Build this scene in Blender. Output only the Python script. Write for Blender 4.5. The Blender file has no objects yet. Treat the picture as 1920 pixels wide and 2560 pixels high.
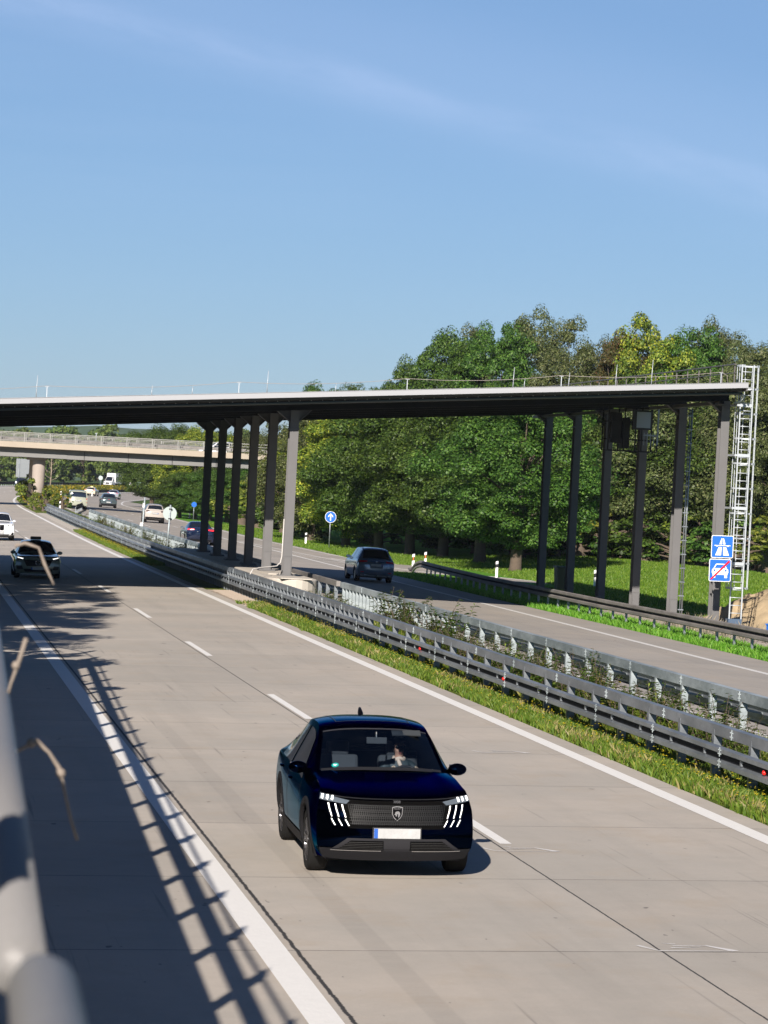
SKY, SUN, EXPO, SKY_DUST, SKY_OZ, CLOUD = .050, 5.0, .69, .12, 4.0, .10
SKY_TINT = (.80, .90, 1.13)
HAZE = .00009
import bpy, math, random
import numpy as np
from mathutils import Vector, Matrix
random.seed(7); RNG = np.random.default_rng(7)
SC = bpy.context.scene; COL = SC.collection
pi = math.pi

# ------------------------------------------------------------------ terrain
def ss(a, b, x):
    t = max(0.0, min(1.0, (x-a)/(b-a))); return t*t*(3-2*t)
def medx(y):                                   # centre of the median
    return 13.6 + .00025*max(0.0, y-270)**2
def zu(u, y):                                  # road level at u metres right of the median
    k = ss(330, 480, y)
    return (0.27-.022*abs(u)+0.62*ss(140, 330, y))*(1-k) + (0.9-.035*u)*k
def gz(x, y):
    return zu(x-medx(y), y)
def ru(u, y, h=0.0):
    return (medx(y)+u, y, zu(u, y)+h)

# ------------------------------------------------------------------ materials
MATS = {}
def new_mat(name):
    m = bpy.data.materials.new(name); m.use_nodes = True
    nt = m.node_tree
    return m, nt, nt.nodes['Principled BSDF']
def P(name, col, rough=.6, metal=0.0, spec=.5, coat=0.0, noise=0.0, nscale=4.0, bump=0.0, bscale=30.0,
      emit=None, estr=0.0, trans=0.0):
    if name in MATS: return MATS[name]
    m, nt, b = new_mat(name)
    b.inputs['Base Color'].default_value = (*col, 1)
    b.inputs['Roughness'].default_value = rough
    b.inputs['Metallic'].default_value = metal
    b.inputs['Specular IOR Level'].default_value = spec
    b.inputs['Coat Weight'].default_value = coat
    b.inputs['Coat Roughness'].default_value = .03
    if emit:
        b.inputs['Emission Color'].default_value = (*emit, 1); b.inputs['Emission Strength'].default_value = estr
    if noise or bump:
        tc = nt.nodes.new('ShaderNodeTexCoord')
    if noise:
        n = nt.nodes.new('ShaderNodeTexNoise'); n.inputs['Scale'].default_value = nscale
        n.inputs['Detail'].default_value = 6; n.inputs['Roughness'].default_value = .65
        nt.links.new(tc.outputs['Object'], n.inputs['Vector'])
        mx = nt.nodes.new('ShaderNodeMix'); mx.data_type = 'RGBA'
        mx.inputs[6].default_value = (*[c*(1-noise) for c in col], 1)
        mx.inputs[7].default_value = (*[min(1, c*(1+noise)) for c in col], 1)
        nt.links.new(n.outputs['Fac'], mx.inputs[0]); nt.links.new(mx.outputs[2], b.inputs['Base Color'])
    if bump:
        n2 = nt.nodes.new('ShaderNodeTexNoise'); n2.inputs['Scale'].default_value = bscale
        nt.links.new(tc.outputs['Object'], n2.inputs['Vector'])
        bp = nt.nodes.new('ShaderNodeBump'); bp.inputs['Strength'].default_value = bump; bp.inputs['Distance'].default_value = .02
        nt.links.new(n2.outputs['Fac'], bp.inputs['Height']); nt.links.new(bp.outputs['Normal'], b.inputs['Normal'])
    MATS[name] = m
    return m

class NG:                                        # tiny helper to chain math nodes
    def __init__(s, nt): s.nt = nt
    def n(s, t, **k):
        o = s.nt.nodes.new(t)
        for a, v in k.items(): setattr(o, a, v)
        return o
    def put(s, inp, v):
        if hasattr(v, 'is_output'): s.nt.links.new(v, inp)
        else: inp.default_value = v
    def m(s, op, a, b=0.0, c=None):
        o = s.n('ShaderNodeMath', operation=op); s.put(o.inputs[0], a); s.put(o.inputs[1], b)
        if c is not None: s.put(o.inputs[2], c)
        return o.outputs[0]
    def mix(s, f, a, b):
        o = s.n('ShaderNodeMix', data_type='RGBA'); s.put(o.inputs[0], f); s.put(o.inputs[6], a); s.put(o.inputs[7], b)
        return o.outputs[2]
    def noise(s, vec, scale, detail=4, rough=.6):
        o = s.n('ShaderNodeTexNoise'); s.nt.links.new(vec, o.inputs['Vector'])
        o.inputs['Scale'].default_value = scale; o.inputs['Detail'].default_value = detail; o.inputs['Roughness'].default_value = rough
        return o.outputs['Fac']
    def ramp(s, f, a, b):                        # smooth 0..1 between a and b
        o = s.n('ShaderNodeMapRange', interpolation_type='SMOOTHSTEP'); s.put(o.inputs[0], f)
        o.inputs[1].default_value = a; o.inputs[2].default_value = b
        return o.outputs[0]
    def scale(s, vec, v):
        o = s.n('ShaderNodeVectorMath', operation='MULTIPLY'); s.nt.links.new(vec, o.inputs[0]); o.inputs[1].default_value = v
        return o.outputs[0]

def concrete_road(name, c1, c2, joints=True, slab_y=(27.42, 5.0), longs=()):
    m, nt, b = new_mat(name); g = NG(nt)
    tc = g.n('ShaderNodeTexCoord').outputs['Object']
    sx = g.n('ShaderNodeSeparateXYZ'); nt.links.new(tc, sx.inputs[0]); X, Y = sx.outputs[0], sx.outputs[1]
    big = g.noise(tc, .22, 4, .6)
    streak = g.noise(g.scale(tc, (1.6, .06, 1)), 1.0, 5, .6)
    fine = g.noise(tc, 28.0, 4, .8)
    med = g.noise(tc, 3.0, 5, .7)
    col = g.mix(g.ramp(big, .35, .7), (*c1, 1), (*c2, 1))
    col = g.mix(g.m('MULTIPLY', g.ramp(streak, .5, .75), .28), col, (*[c*.72 for c in c1], 1))
    v = g.m('ADD', .80, g.m('MULTIPLY', fine, .22)); v = g.m('ADD', v, g.m('MULTIPLY', med, .20))
    # every slab a slightly different grey
    sy = g.m('DIVIDE', g.m('SUBTRACT', Y, slab_y[0]), slab_y[1])
    idx = g.m('FLOOR', sy)
    lane = g.m('FLOOR', g.m('DIVIDE', g.m('SUBTRACT', X, 3.83), 3.6))
    wn = g.n('ShaderNodeTexWhiteNoise', noise_dimensions='2D')
    cb = g.n('ShaderNodeCombineXYZ'); nt.links.new(idx, cb.inputs[0]); nt.links.new(lane, cb.inputs[1]); nt.links.new(cb.outputs[0], wn.inputs['Vector'])
    v = g.m('ADD', v, g.m('MULTIPLY', wn.outputs['Value'], .11))
    # tyre tracks a touch darker
    for c in (4.75, 6.4, 8.5, 10.1, 16.9, 18.4, 20.4, 22.0):
        d = g.m('ABSOLUTE', g.m('SUBTRACT', X, c))
        v = g.m('SUBTRACT', v, g.m('MULTIPLY', g.m('SUBTRACT', 1.0, g.ramp(d, 0.0, .42)), .018))
    o = g.n('ShaderNodeVectorMath', operation='SCALE'); nt.links.new(col, o.inputs[0]); nt.links.new(v, o.inputs['Scale'])
    col = o.outputs[0]
    # dark specks and oil drips
    sp = g.noise(g.scale(tc, (1, .55, 1)), 3.2, 2, .5)
    col = g.mix(g.m('MULTIPLY', g.ramp(sp, .745, .775), .7), col, (.09, .085, .08, 1))
    sk = g.noise(g.scale(tc, (9.0, .16, 1)), 1.0, 3, .55)
    col = g.mix(g.m('MULTIPLY', g.ramp(sk, .64, .76), .5), col, (.13, .12, .11, 1))
    sp2 = g.noise(g.scale(tc, (1, .4, 1)), 9.0, 2, .5)
    col = g.mix(g.m('MULTIPLY', g.ramp(sp2, .74, .77), .55), col, (.10, .095, .09, 1))
    stn = g.noise(tc, .9, 5, .7); col = g.mix(g.m('MULTIPLY', g.ramp(stn, .50, .70), .38), col, (.40, .33, .25, 1))
    if joints:
        fr = g.m('FRACT', sy); dj = g.m('MINIMUM', fr, g.m('SUBTRACT', 1.0, fr))
        wob = g.m('MULTIPLY', g.noise(g.scale(tc, (2.5, 0, 0)), 2.0, 3), .0016)
        jl = g.m('SUBTRACT', 1.0, g.ramp(g.m('ADD', dj, wob), .0018, .0048))
        brk = g.m('ADD', .45, g.m('MULTIPLY', g.noise(g.scale(tc, (.8, .1, 1)), 1.0, 3), .7))
        col = g.mix(g.m('MULTIPLY', jl, brk), col, (.06, .055, .05, 1))
    for xc, w, wobs in longs:
        nz = g.noise(g.scale(tc, (0, 3.0, 0)), 1.2, 4, .8)
        d = g.m('ABSOLUTE', g.m('SUBTRACT', g.m('ADD', X, g.m('MULTIPLY', g.m('SUBTRACT', nz, .5), wobs)), xc))
        col = g.mix(g.m('SUBTRACT', 1.0, g.ramp(d, w*.6, w*1.3)), col, (.035, .032, .03, 1))
    # milled strip in the wheel path, hatched
    if longs:
        d = g.m('ABSOLUTE', g.m('SUBTRACT', X, 4.66))
        hat = g.m('ADD', .35, g.m('MULTIPLY', g.noise(g.scale(tc, (.5, 9, 1)), 1.6, 2), .9))
        msk = g.m('MULTIPLY', g.m('SUBTRACT', 1.0, g.ramp(d, .11, .15)), g.m('MULTIPLY', hat, .20))
        msk = g.m('MULTIPLY', msk, g.m('SUBTRACT', 1.0, g.ramp(Y, 45.0, 60.0)))
        col = g.mix(msk, col, (.17, .155, .14, 1))
    nt.links.new(col, b.inputs['Base Color'])
    b.inputs['Roughness'].default_value = .82
    bp = g.n('ShaderNodeBump'); bp.inputs['Strength'].default_value = .35; bp.inputs['Distance'].default_value = .01
    nt.links.new(fine, bp.inputs['Height']); nt.links.new(bp.outputs[0], b.inputs['Normal'])
    return m

def grass_mat(name, c1, c2, c3, s=.5):
    m, nt, b = new_mat(name); g = NG(nt)
    tc = g.n('ShaderNodeTexCoord').outputs['Object']
    col = g.mix(g.ramp(g.noise(tc, s, 6, .65), .3, .7), (*c1, 1), (*c2, 1))
    col = g.mix(g.ramp(g.noise(tc, s*9, 5, .8), .45, .75), col, (*c3, 1))
    nt.links.new(col, b.inputs['Base Color']); b.inputs['Roughness'].default_value = .9
    b.inputs['Specular IOR Level'].default_value = .15
    bp = g.n('ShaderNodeBump'); bp.inputs['Strength'].default_value = .9; bp.inputs['Distance'].default_value = .12
    nt.links.new(g.noise(tc, 9.0, 5, .8), bp.inputs['Height']); nt.links.new(bp.outputs[0], b.inputs['Normal'])
    return m

def leaf_mat(name, cols, trans=.35):
    m, nt, b = new_mat(name); g = NG(nt)
    out = [n for n in nt.nodes if n.type == 'OUTPUT_MATERIAL'][0]
    geo = g.n('ShaderNodeNewGeometry')
    cr = g.n('ShaderNodeValToRGB'); e = cr.color_ramp.elements
    cr.color_ramp.interpolation = 'LINEAR'
    while len(e) < len(cols): e.new(.5)
    for i, (p, c) in enumerate(cols): e[i].position = p; e[i].color = (*c, 1)
    nt.links.new(geo.outputs['Random Per Island'], cr.inputs[0])
    oi = g.n('ShaderNodeObjectInfo')
    hv = g.n('ShaderNodeHueSaturation')
    nt.links.new(g.m('ADD', .485, g.m('MULTIPLY', oi.outputs['Random'], .03)), hv.inputs['Hue'])
    nt.links.new(g.m('ADD', .8, g.m('MULTIPLY', oi.outputs['Random'], .4)), hv.inputs['Value'])
    nt.links.new(cr.outputs[0], hv.inputs['Color'])
    nt.links.new(hv.outputs[0], b.inputs['Base Color']); b.inputs['Roughness'].default_value = .5
    b.inputs['Specular IOR Level'].default_value = .35
    tr = g.n('ShaderNodeBsdfTranslucent'); nt.links.new(hv.outputs[0], tr.inputs[0])
    ms = g.n('ShaderNodeMixShader'); ms.inputs[0].default_value = trans
    nt.links.new(b.outputs[0], ms.inputs[1]); nt.links.new(tr.outputs[0], ms.inputs[2]); nt.links.new(ms.outputs[0], out.inputs[0])
    return m

def glass_mat(name, tint, base=.04):
    m, nt, b = new_mat(name); g = NG(nt)
    out = [n for n in nt.nodes if n.type == 'OUTPUT_MATERIAL'][0]
    t = g.n('ShaderNodeBsdfTransparent'); t.inputs[0].default_value = (*tint, 1)
    gl = g.n('ShaderNodeBsdfGlossy'); gl.inputs['Roughness'].default_value = .02
    fr = g.n('ShaderNodeFresnel'); fr.inputs[0].default_value = 1.5
    ms = g.n('ShaderNodeMixShader'); nt.links.new(g.m('ADD', g.m('MULTIPLY', fr.outputs[0], 1.2), base), ms.inputs[0])
    nt.links.new(t.outputs[0], ms.inputs[1]); nt.links.new(gl.outputs[0], ms.inputs[2]); nt.links.new(ms.outputs[0], out.inputs[0])
    return m

def galv_mat(name, c1, c2, rough=.45, metal=.6):
    m, nt, b = new_mat(name); g = NG(nt)
    tc = g.n('ShaderNodeTexCoord').outputs['Object']
    f = g.ramp(g.noise(g.scale(tc, (1, .35, 1)), 1.4, 5, .7), .35, .68)
    col = g.mix(f, (*c1, 1), (*c2, 1))
    col = g.mix(g.m('MULTIPLY', g.ramp(g.noise(tc, 9.0, 4, .7), .5, .8), .5), col, (*[c*.6 for c in c1], 1))
    nt.links.new(col, b.inputs['Base Color']); b.inputs['Metallic'].default_value = metal; b.inputs['Roughness'].default_value = rough
    return m

# ------------------------------------------------------------------ mesh builder
class MB:
    def __init__(s): s.v = []; s.f = []; s.mi = []; s.sm = []; s.cur = 0; s.smooth = False
    def add(s, vs, fs):
        o = len(s.v); s.v.extend([tuple(map(float, p)) for p in vs])
        for f in fs: s.f.append(tuple(i+o for i in f)); s.mi.append(s.cur); s.sm.append(s.smooth)
        return s
    def box(s, c, d, R=None):
        x, y, z = d[0]/2, d[1]/2, d[2]/2
        vs = [(a*x, b*y, e*z) for a in (-1, 1) for b in (-1, 1) for e in (-1, 1)]
        if R is not None: vs = [tuple(R @ Vector(p)) for p in vs]
        vs = [(p[0]+c[0], p[1]+c[1], p[2]+c[2]) for p in vs]
        return s.add(vs, [(0, 1, 3, 2), (4, 6, 7, 5), (0, 4, 5, 1), (2, 3, 7, 6), (0, 2, 6, 4), (1, 5, 7, 3)])
    def b2(s, a, b):                              # box by two corners
        return s.box([(a[i]+b[i])/2 for i in range(3)], [abs(b[i]-a[i]) for i in range(3)])
    def beam(s, p, q, w, h, up=(0, 0, 1)):        # rectangular bar from p to q
        p, q = Vector(p), Vector(q); d = (q-p); L = d.length; d.normalize()
        r = d.cross(Vector(up)); r.normalize(); u = r.cross(d)
        R = Matrix((r, d, u)).transposed()
        return s.box((p+q)/2, (w, L, h), R)
    def tube(s, pts, r, n=8, cap=True):
        pts = [Vector(p) for p in pts]; rs = r if isinstance(r, (list, tuple)) else [r]*len(pts)
        vs = []; up = Vector((0, 0, 1)); prev = None
        for i, p in enumerate(pts):
            d = (pts[min(i+1, len(pts)-1)]-pts[max(i-1, 0)]).normalized()
            a = prev if prev is not None else (d.cross(up) if abs(d.dot(up)) < .95 else d.cross(Vector((1, 0, 0))))
            a = (a-d*a.dot(d)).normalized(); b = d.cross(a); prev = a
            for k in range(n):
                t = 2*pi*k/n; vs.append(p+(a*math.cos(t)+b*math.sin(t))*rs[i])
        fs = []
        for i in range(len(pts)-1):
            for k in range(n): fs.append((i*n+k, i*n+(k+1) % n, (i+1)*n+(k+1) % n, (i+1)*n+k))
        if cap: fs.append(tuple(range(n))[::-1]); fs.append(tuple(range((len(pts)-1)*n, len(pts)*n)))
        return s.add(vs, fs)
    def prism(s, poly, y0, y1):                   # polygon in x,z, extruded along y
        n = len(poly); vs = [(x, y0, z) for x, z in poly]+[(x, y1, z) for x, z in poly]
        return s.add(vs, [tuple(range(n)), tuple(range(n, 2*n))[::-1]]+[(i, (i+1) % n+0, (i+1) % n+n, i+n)[::-1] for i in range(n)])
    def extz(s, poly, z0, z1):
        n = len(poly); vs = [(x, y, z0) for x, y in poly]+[(x, y, z1) for x, y in poly]
        return s.add(vs, [tuple(range(n))[::-1], tuple(range(n, 2*n))]+[(i, (i+1) % n, (i+1) % n+n, i+n) for i in range(n)])
    def sphere(s, c, r, nu=12, nv=8):
        rx, ry, rz = r if isinstance(r, (tuple, list)) else (r, r, r)
        vs = []; fs = []
        for j in range(nv+1):
            t = pi*j/nv
            for i in range(nu):
                a = 2*pi*i/nu; vs.append((c[0]+rx*math.sin(t)*math.cos(a), c[1]+ry*math.sin(t)*math.sin(a), c[2]+rz*math.cos(t)))
        for j in range(nv):
            for i in range(nu): fs.append((j*nu+i, (j+1)*nu+i, (j+1)*nu+(i+1) % nu, j*nu+(i+1) % nu))
        return s.add(vs, fs)
    def lathe_x(s, prof, n=32):                   # profile of (x, r) turned about the x axis
        vs = []; fs = []; m = len(prof)
        for k in range(n):
            a = 2*pi*k/n
            for x, r in prof: vs.append((x, r*math.cos(a), r*math.sin(a)))
        for k in range(n):
            for i in range(m-1): fs.append((k*m+i, k*m+i+1, ((k+1) % n)*m+i+1, ((k+1) % n)*m+i))
        return s.add(vs, fs)
    def lathe_z(s, c, prof, n=16):
        vs = []; fs = []; m = len(prof)
        for k in range(n):
            a = 2*pi*k/n
            for r, z in prof: vs.append((c[0]+r*math.cos(a), c[1]+r*math.sin(a), c[2]+z))
        for k in range(n):
            for i in range(m-1): fs.append((k*m+i, ((k+1) % n)*m+i, ((k+1) % n)*m+i+1, k*m+i+1))
        return s.add(vs, fs)
    def sweep(s, path, prof, closed=True):        # profile (lateral, up) along a path of (point, lateral-dir)
        m = len(prof); vs = []; fs = []
        for p, l in path:
            for a, h in prof: vs.append((p[0]+l[0]*a, p[1]+l[1]*a, p[2]+h))
        k = m if closed else m-1
        for i in range(len(path)-1):
            for j in range(k): fs.append((i*m+j, i*m+(j+1) % m, (i+1)*m+(j+1) % m, (i+1)*m+j))
        if closed: fs.append(tuple(range(m))[::-1]); fs.append(tuple(range((len(path)-1)*m, len(path)*m)))
        return s.add(vs, fs)
    def build(s, name, mats, parent=None, bevel=0.0):
        me = bpy.data.meshes.new(name); me.from_pydata(s.v, [], s.f)
        if not isinstance(mats, (list, tuple)): mats = [mats]
        for m in mats: me.materials.append(m)
        me.polygons.foreach_set('material_index', s.mi); me.polygons.foreach_set('use_smooth', s.sm)
        me.update()
        o = bpy.data.objects.new(name, me); COL.objects.link(o)
        if parent: o.parent = parent
        if bevel:
            b = o.modifiers.new('bevel', 'BEVEL'); b.width = bevel; b.segments = 2; b.limit_method = 'ANGLE'
        return o

def tag(o, label=None, cat=None, group=None, kind=None):
    if label: o['label'] = label
    if cat: o['category'] = cat
    if group: o['group'] = group
    if kind: o['kind'] = kind
    return o
def thing(name, label, cat, loc=(0, 0, 0), rz=0.0, group=None, rot=None):
    o = bpy.data.objects.new(name, None); COL.objects.link(o); o.location = loc
    o.rotation_euler = rot if rot else (0, 0, rz)
    o.empty_display_size = .2
    return tag(o, label, cat, group)
def copy_tree(o, parent=None):
    c = o.copy(); COL.objects.link(c); c.parent = parent
    for ch in list(o.children): copy_tree(ch, c)
    return c
def raw_mesh(name, v, f4, mats, parent=None, mi=None, smooth=False):     # numpy arrays, quads or tris
    me = bpy.data.meshes.new(name); k = f4.shape[1]
    me.vertices.add(len(v)); me.vertices.foreach_set('co', v.astype(np.float32).ravel())
    me.loops.add(f4.size); me.loops.foreach_set('vertex_index', f4.astype(np.int32).ravel())
    me.polygons.add(len(f4)); me.polygons.foreach_set('loop_start', np.arange(0, f4.size, k, dtype=np.int32))
    try: me.polygons.foreach_set('loop_total', np.full(len(f4), k, dtype=np.int32))
    except Exception: pass
    for m in (mats if isinstance(mats, (list, tuple)) else [mats]): me.materials.append(m)
    if mi is not None: me.polygons.foreach_set('material_index', mi.astype(np.int32))
    me.update(calc_edges=True); me.validate()
    o = bpy.data.objects.new(name, me); COL.objects.link(o)
    if parent: o.parent = parent
    return o
# ------------------------------------------------------------------ shared materials
M_ROADL = concrete_road('concrete_pavement', (.370, .342, .300), (.435, .390, .335), True, (27.42, 5.0), ((7.42, .012, .03), (3.86, .022, .07)))
M_ROADR = concrete_road('concrete_pavement_far', (.305, .281, .250), (.355, .320, .277), True, (28.6, 5.0))
M_LINE = P('road_paint', (.78, .77, .74), .7, noise=.08, nscale=9, bump=.2)
M_LINEDIM = P('worn_road_paint', (.66, .65, .62), .75, noise=.14, nscale=6)
M_CONC = P('concrete', (.50, .46, .40), .85, noise=.14, nscale=2.2, bump=.25, bscale=14)
M_CONCD = P('aged_concrete', (.36, .31, .27), .9, noise=.2, nscale=.5, bump=.2, bscale=8)
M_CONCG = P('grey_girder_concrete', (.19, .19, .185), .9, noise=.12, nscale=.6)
M_GALV = galv_mat('galvanised_steel', (.20, .225, .245), (.33, .36, .39))
M_GALVL = galv_mat('weathered_zinc', (.24, .285, .30), (.50, .56, .58), .55, .35)
M_GALVW = P('bright_zinc', (.46, .50, .53), .5, metal=.25, noise=.1, nscale=5)
M_WOODG = galv_mat('weathered_grey_rail', (.16, .15, .14), (.26, .24, .225), .7, .15)
M_STEEL = P('grey_painted_steel', (.138, .137, .138), .6, spec=.2, noise=.16, nscale=1.3)
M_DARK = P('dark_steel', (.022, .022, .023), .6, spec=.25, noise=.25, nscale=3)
M_WHITE = P('white_plastic', (.82, .82, .80), .4)
M_BLACK = P('black_plastic', (.015, .015, .016), .45)
M_RED = P('red_reflector', (.75, .02, .015), .25, emit=(.8, .02, .01), estr=.0)
M_ORANGE = P('orange_reflector', (.8, .18, .02), .3)
M_BLUE = P('blue_sign_face', (.020, .135, .56), .35)
M_REDS = P('red_sign_band', (.72, .012, .03), .35)
M_GREYB = P('grey_sign_back', (.40, .47, .46), .55)
M_GRAVEL = P('pale_gravel', (.42, .36, .30), .95, noise=.35, nscale=24, bump=1.0, bscale=40)
M_GRASSM = grass_mat('verge_grass', (.085, .135, .016), (.145, .180, .022), (.17, .18, .04), .8)
M_GRASSR = grass_mat('meadow_grass', (.085, .245, .018), (.125, .320, .024), (.17, .32, .045), .12)
M_GRASSF = grass_mat('ground_grass', (.045, .095, .014), (.07, .12, .02), (.10, .12, .03), .05)

# ------------------------------------------------------------------ the ground as one sheet
def ground_z(x, y):
    z = gz(max(medx(y)-16, min(medx(y)+30, x)), y) if y > -20 else zu(-14, 0)
    if x > medx(y)+13: z += 0.0
    return z-.055
def sheet():
    xs = sorted(set([-3000, -1500, -700, -350, -150, -80, -40, -20, -10, -5, -2, 0]+[i*1.0 for i in range(1, 50)]+[50+i*4 for i in range(60)]+[300, 350, 450, 700, 1500, 3000]))
    ys = [-400, -100, -30, 0]+[5*i for i in range(1, 110)]+[560+i*15 for i in range(40)]+[1200, 1400, 1800, 2500, 4000]
    v = np.array([(x, y, ground_z(x, min(y, 760))) for y in ys for x in xs]); n = len(xs)
    f = np.array([(j*n+i, j*n+i+1, (j+1)*n+i+1, (j+1)*n+i) for j in range(len(ys)-1) for i in range(n-1)])
    return tag(raw_mesh('ground', v, f, M_GRASSF), kind='structure')
sheet()

def strip(u0f, u1f, y0, y1, h, step=4.0, n=1, skirt=.08, mb=None):
    """A slab lying on the road between two lateral offsets, with a small downward edge."""
    mb = mb or MB(); k = max(1, int(round((y1-y0)/step))); rows = []
    for j in range(k+1):
        y = y0+(y1-y0)*j/k
        a = u0f(y) if callable(u0f) else u0f; b = u1f(y) if callable(u1f) else u1f
        us = [a+(b-a)*i/n for i in range(n+1)]
        if a < 0 < b: us[min(range(len(us)), key=lambda i: abs(us[i]))] = 0.0
        r = [ru(u, y, h) for u in us]
        if skirt: r = [(r[0][0], y, r[0][2]-skirt)]+r+[(r[-1][0], y, r[-1][2]-skirt)]
        rows.append(r)
    m = len(rows[0]); vs = [p for r in rows for p in r]
    fs = [(j*m+i, j*m+i+1, (j+1)*m+i+1, (j+1)*m+i) for j in range(k) for i in range(m-1)]
    if skirt:
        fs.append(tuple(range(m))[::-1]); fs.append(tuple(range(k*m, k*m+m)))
    return mb.add(vs, fs)
def interp(tab):
    def f(y):
        if y <= tab[0][0]: return tab[0][1]
        for (a, p), (b, q) in zip(tab, tab[1:]):
            if y <= b:
                return p+(q-p)*(y-a)/(b-a)
        return tab[-1][1]
    return f
# outer (ramp) edge line of the right carriageway, as offset from the median centre
U_RAMP = interp([(165, 15.4), (172, 14.6), (180, 13.7), (190, 13.2), (201, 12.8), (211, 12.3), (235, 12.0), (258, 11.7), (317, 11.5), (376, 11.0), (430, 11.6), (480, 13.0), (700, 15)])
road_l = strip(-14.0, -2.02, -10, 760, 0, n=8).build('road', M_ROADL); tag(road_l, kind='structure')
pr = strip(2.05, interp([(0, 11.3), (100, 11.3), (112, 11.2), (130, 11.3), (150, 12.2), (157, 12.8)]), -10, 157.5, 0, n=6)
pr = strip(2.05, lambda y: U_RAMP(y)+.55+3.2*ss(300, 340, y)*(1-ss(400, 440, y)), 157.5, 760, 0, n=8, mb=pr)
tag(pr.build('road_far_carriageway', M_ROADR), kind='structure')
# ramp that joins from the right
def ribbon(path, w0, w1, h, mb):
    path = [Vector(p) for p in path]; L = []
    for i, p in enumerate(path):
        d = (path[min(i+1, len(path)-1)]-path[max(i-1, 0)]); n = Vector((d.y, -d.x, 0)).normalized()
        a = p-n*w0; b = p+n*w1
        L.append([(a.x, a.y, gz(a.x, a.y)+h-.06), (a.x, a.y, gz(a.x, a.y)+h), (b.x, b.y, gz(b.x, b.y)+h), (b.x, b.y, gz(b.x, b.y)+h-.06)])
    vs = [q for r in L for q in r]
    return mb.add(vs, [(j*4+i, j*4+i+1, (j+1)*4+i+1, (j+1)*4+i)[::-1] for j in range(len(L)-1) for i in range(3)])
ramp_path = [(27.0, 186, 0), (27.4, 176, 0), (28.3, 168, 0), (30.0, 160.5, 0), (33.0, 155.0, 0), (38, 151.5, 0), (46, 149.5, 0), (60, 148, 0)]
ramp_path = [tuple(Vector(ramp_path[i]).lerp(Vector(ramp_path[i+1]), t)) for i in range(len(ramp_path)-1) for t in (0, .25, .5, .75)]+[ramp_path[-1]]
tag(ribbon(ramp_path, 2.1, 2.1, .004, MB()).build('road_ramp', M_ROADR), kind='structure')

# ------------------------------------------------------------------ painted markings
mk = MB()
def line(u0, w, y0, y1, step=6.0, h=.005):
    u = u0 if callable(u0) else (lambda y: u0)
    strip(lambda y: u(y)-w/2, lambda y: u(y)+w/2, y0, y1, h, step=step, skirt=0, mb=mk)
line(-9.98, .30, -8, 740)
line(-2.5, .26, -8, 740)
for k in range(-3, 38): line(-6.05, .15, 53.55+18*k-18, 59.45+18*k-18, 3)
M1 = mk.build('road_marking', M_LINE); tag(M1, kind='structure')
mk = MB()
line(2.42, .22, -8, 740)
for k in range(-3, 38): line(5.75+.0006*max(0, 0), .13, 72.6+17.9*k, 78.6+17.9*k, 3)
line(interp([(0, 9.2), (80, 9.2), (140, 9.65), (160, 9.9), (187, 9.75), (210, 9.2), (232, 8.6)]), .26, -8, 232)
for k in range(0, 30): line(8.35, .14, 238+12*k, 242+12*k, 3)
line(U_RAMP, .24, 172, 740, 4)
# hatching of the merging nose
A = interp([(158, 10.6), (187, 10.3), (205, 9.6)]); B = interp([(158, 12.2), (175, 11.6), (205, 9.75)])
line(B, .2, 160, 205, 4)
for k in range(8):
    y = 162+k*4.6; a, b = A(y)-.1, B(y)
    if b-a < .5: continue
    mk.add([ru(a, y+1.4, .005), ru(b, y, .005), ru(b, y+.45, .005), ru(a, y+1.85, .005)], [(0, 1, 2, 3)])
strip(lambda y: A(y)+.2, lambda y: B(y)-.2, 158.0, 161.5, .0045, skirt=0, mb=mk)
tag(mk.build('road_marking', M_LINEDIM), kind='structure')
mk = MB(); ribbon(ramp_path[4:18], -1.75, 1.93, .010, mk); ribbon(ramp_path[10:17], 1.93, -1.75, .010, mk)
tag(mk.build('road_marking', M_LINEDIM), kind='structure')
# surveyor's white spray marks beside joints
sp = MB()
def spray(cx, cy):
    def q(x0, y0, x1, y1, w=.03):
        d = Vector((x1-x0, y1-y0)); n = Vector((-d.y, d.x)).normalized()*w
        pts = [(x0+n.x, y0+n.y), (x1+n.x*.4, y1+n.y*.4), (x1-n.x*.4, y1-n.y*.4), (x0-n.x, y0-n.y)]
        sp.add([(cx+a, cy+b, gz(cx+a, cy+b)+.005) for a, b in pts], [(0, 3, 2, 1)])
    q(-.40, .32, -.27, .02); q(-.27, 0, .5, 0, .022); q(.5, 0, .28, .34, .05); q(-.05, .3, .3, .32, .02); q(-.1, .18, .22, .24, .02); q(.0, .4, -.12, .46, .02)
spray(7.66, 27.46); spray(7.55, 34.85); spray(9.9, 47.5)
tag(sp.build('spray_mark', P('chalky_white_spray', (.62, .61, .60), .9, noise=.2, nscale=20)), kind='structure')

def lawn(x, y): return (.95*ss(32.5, 47, x)+.04*math.sin(x*.9+y*.4))*ss(112, 132, y)*ss(31.2, 33, x)
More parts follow.
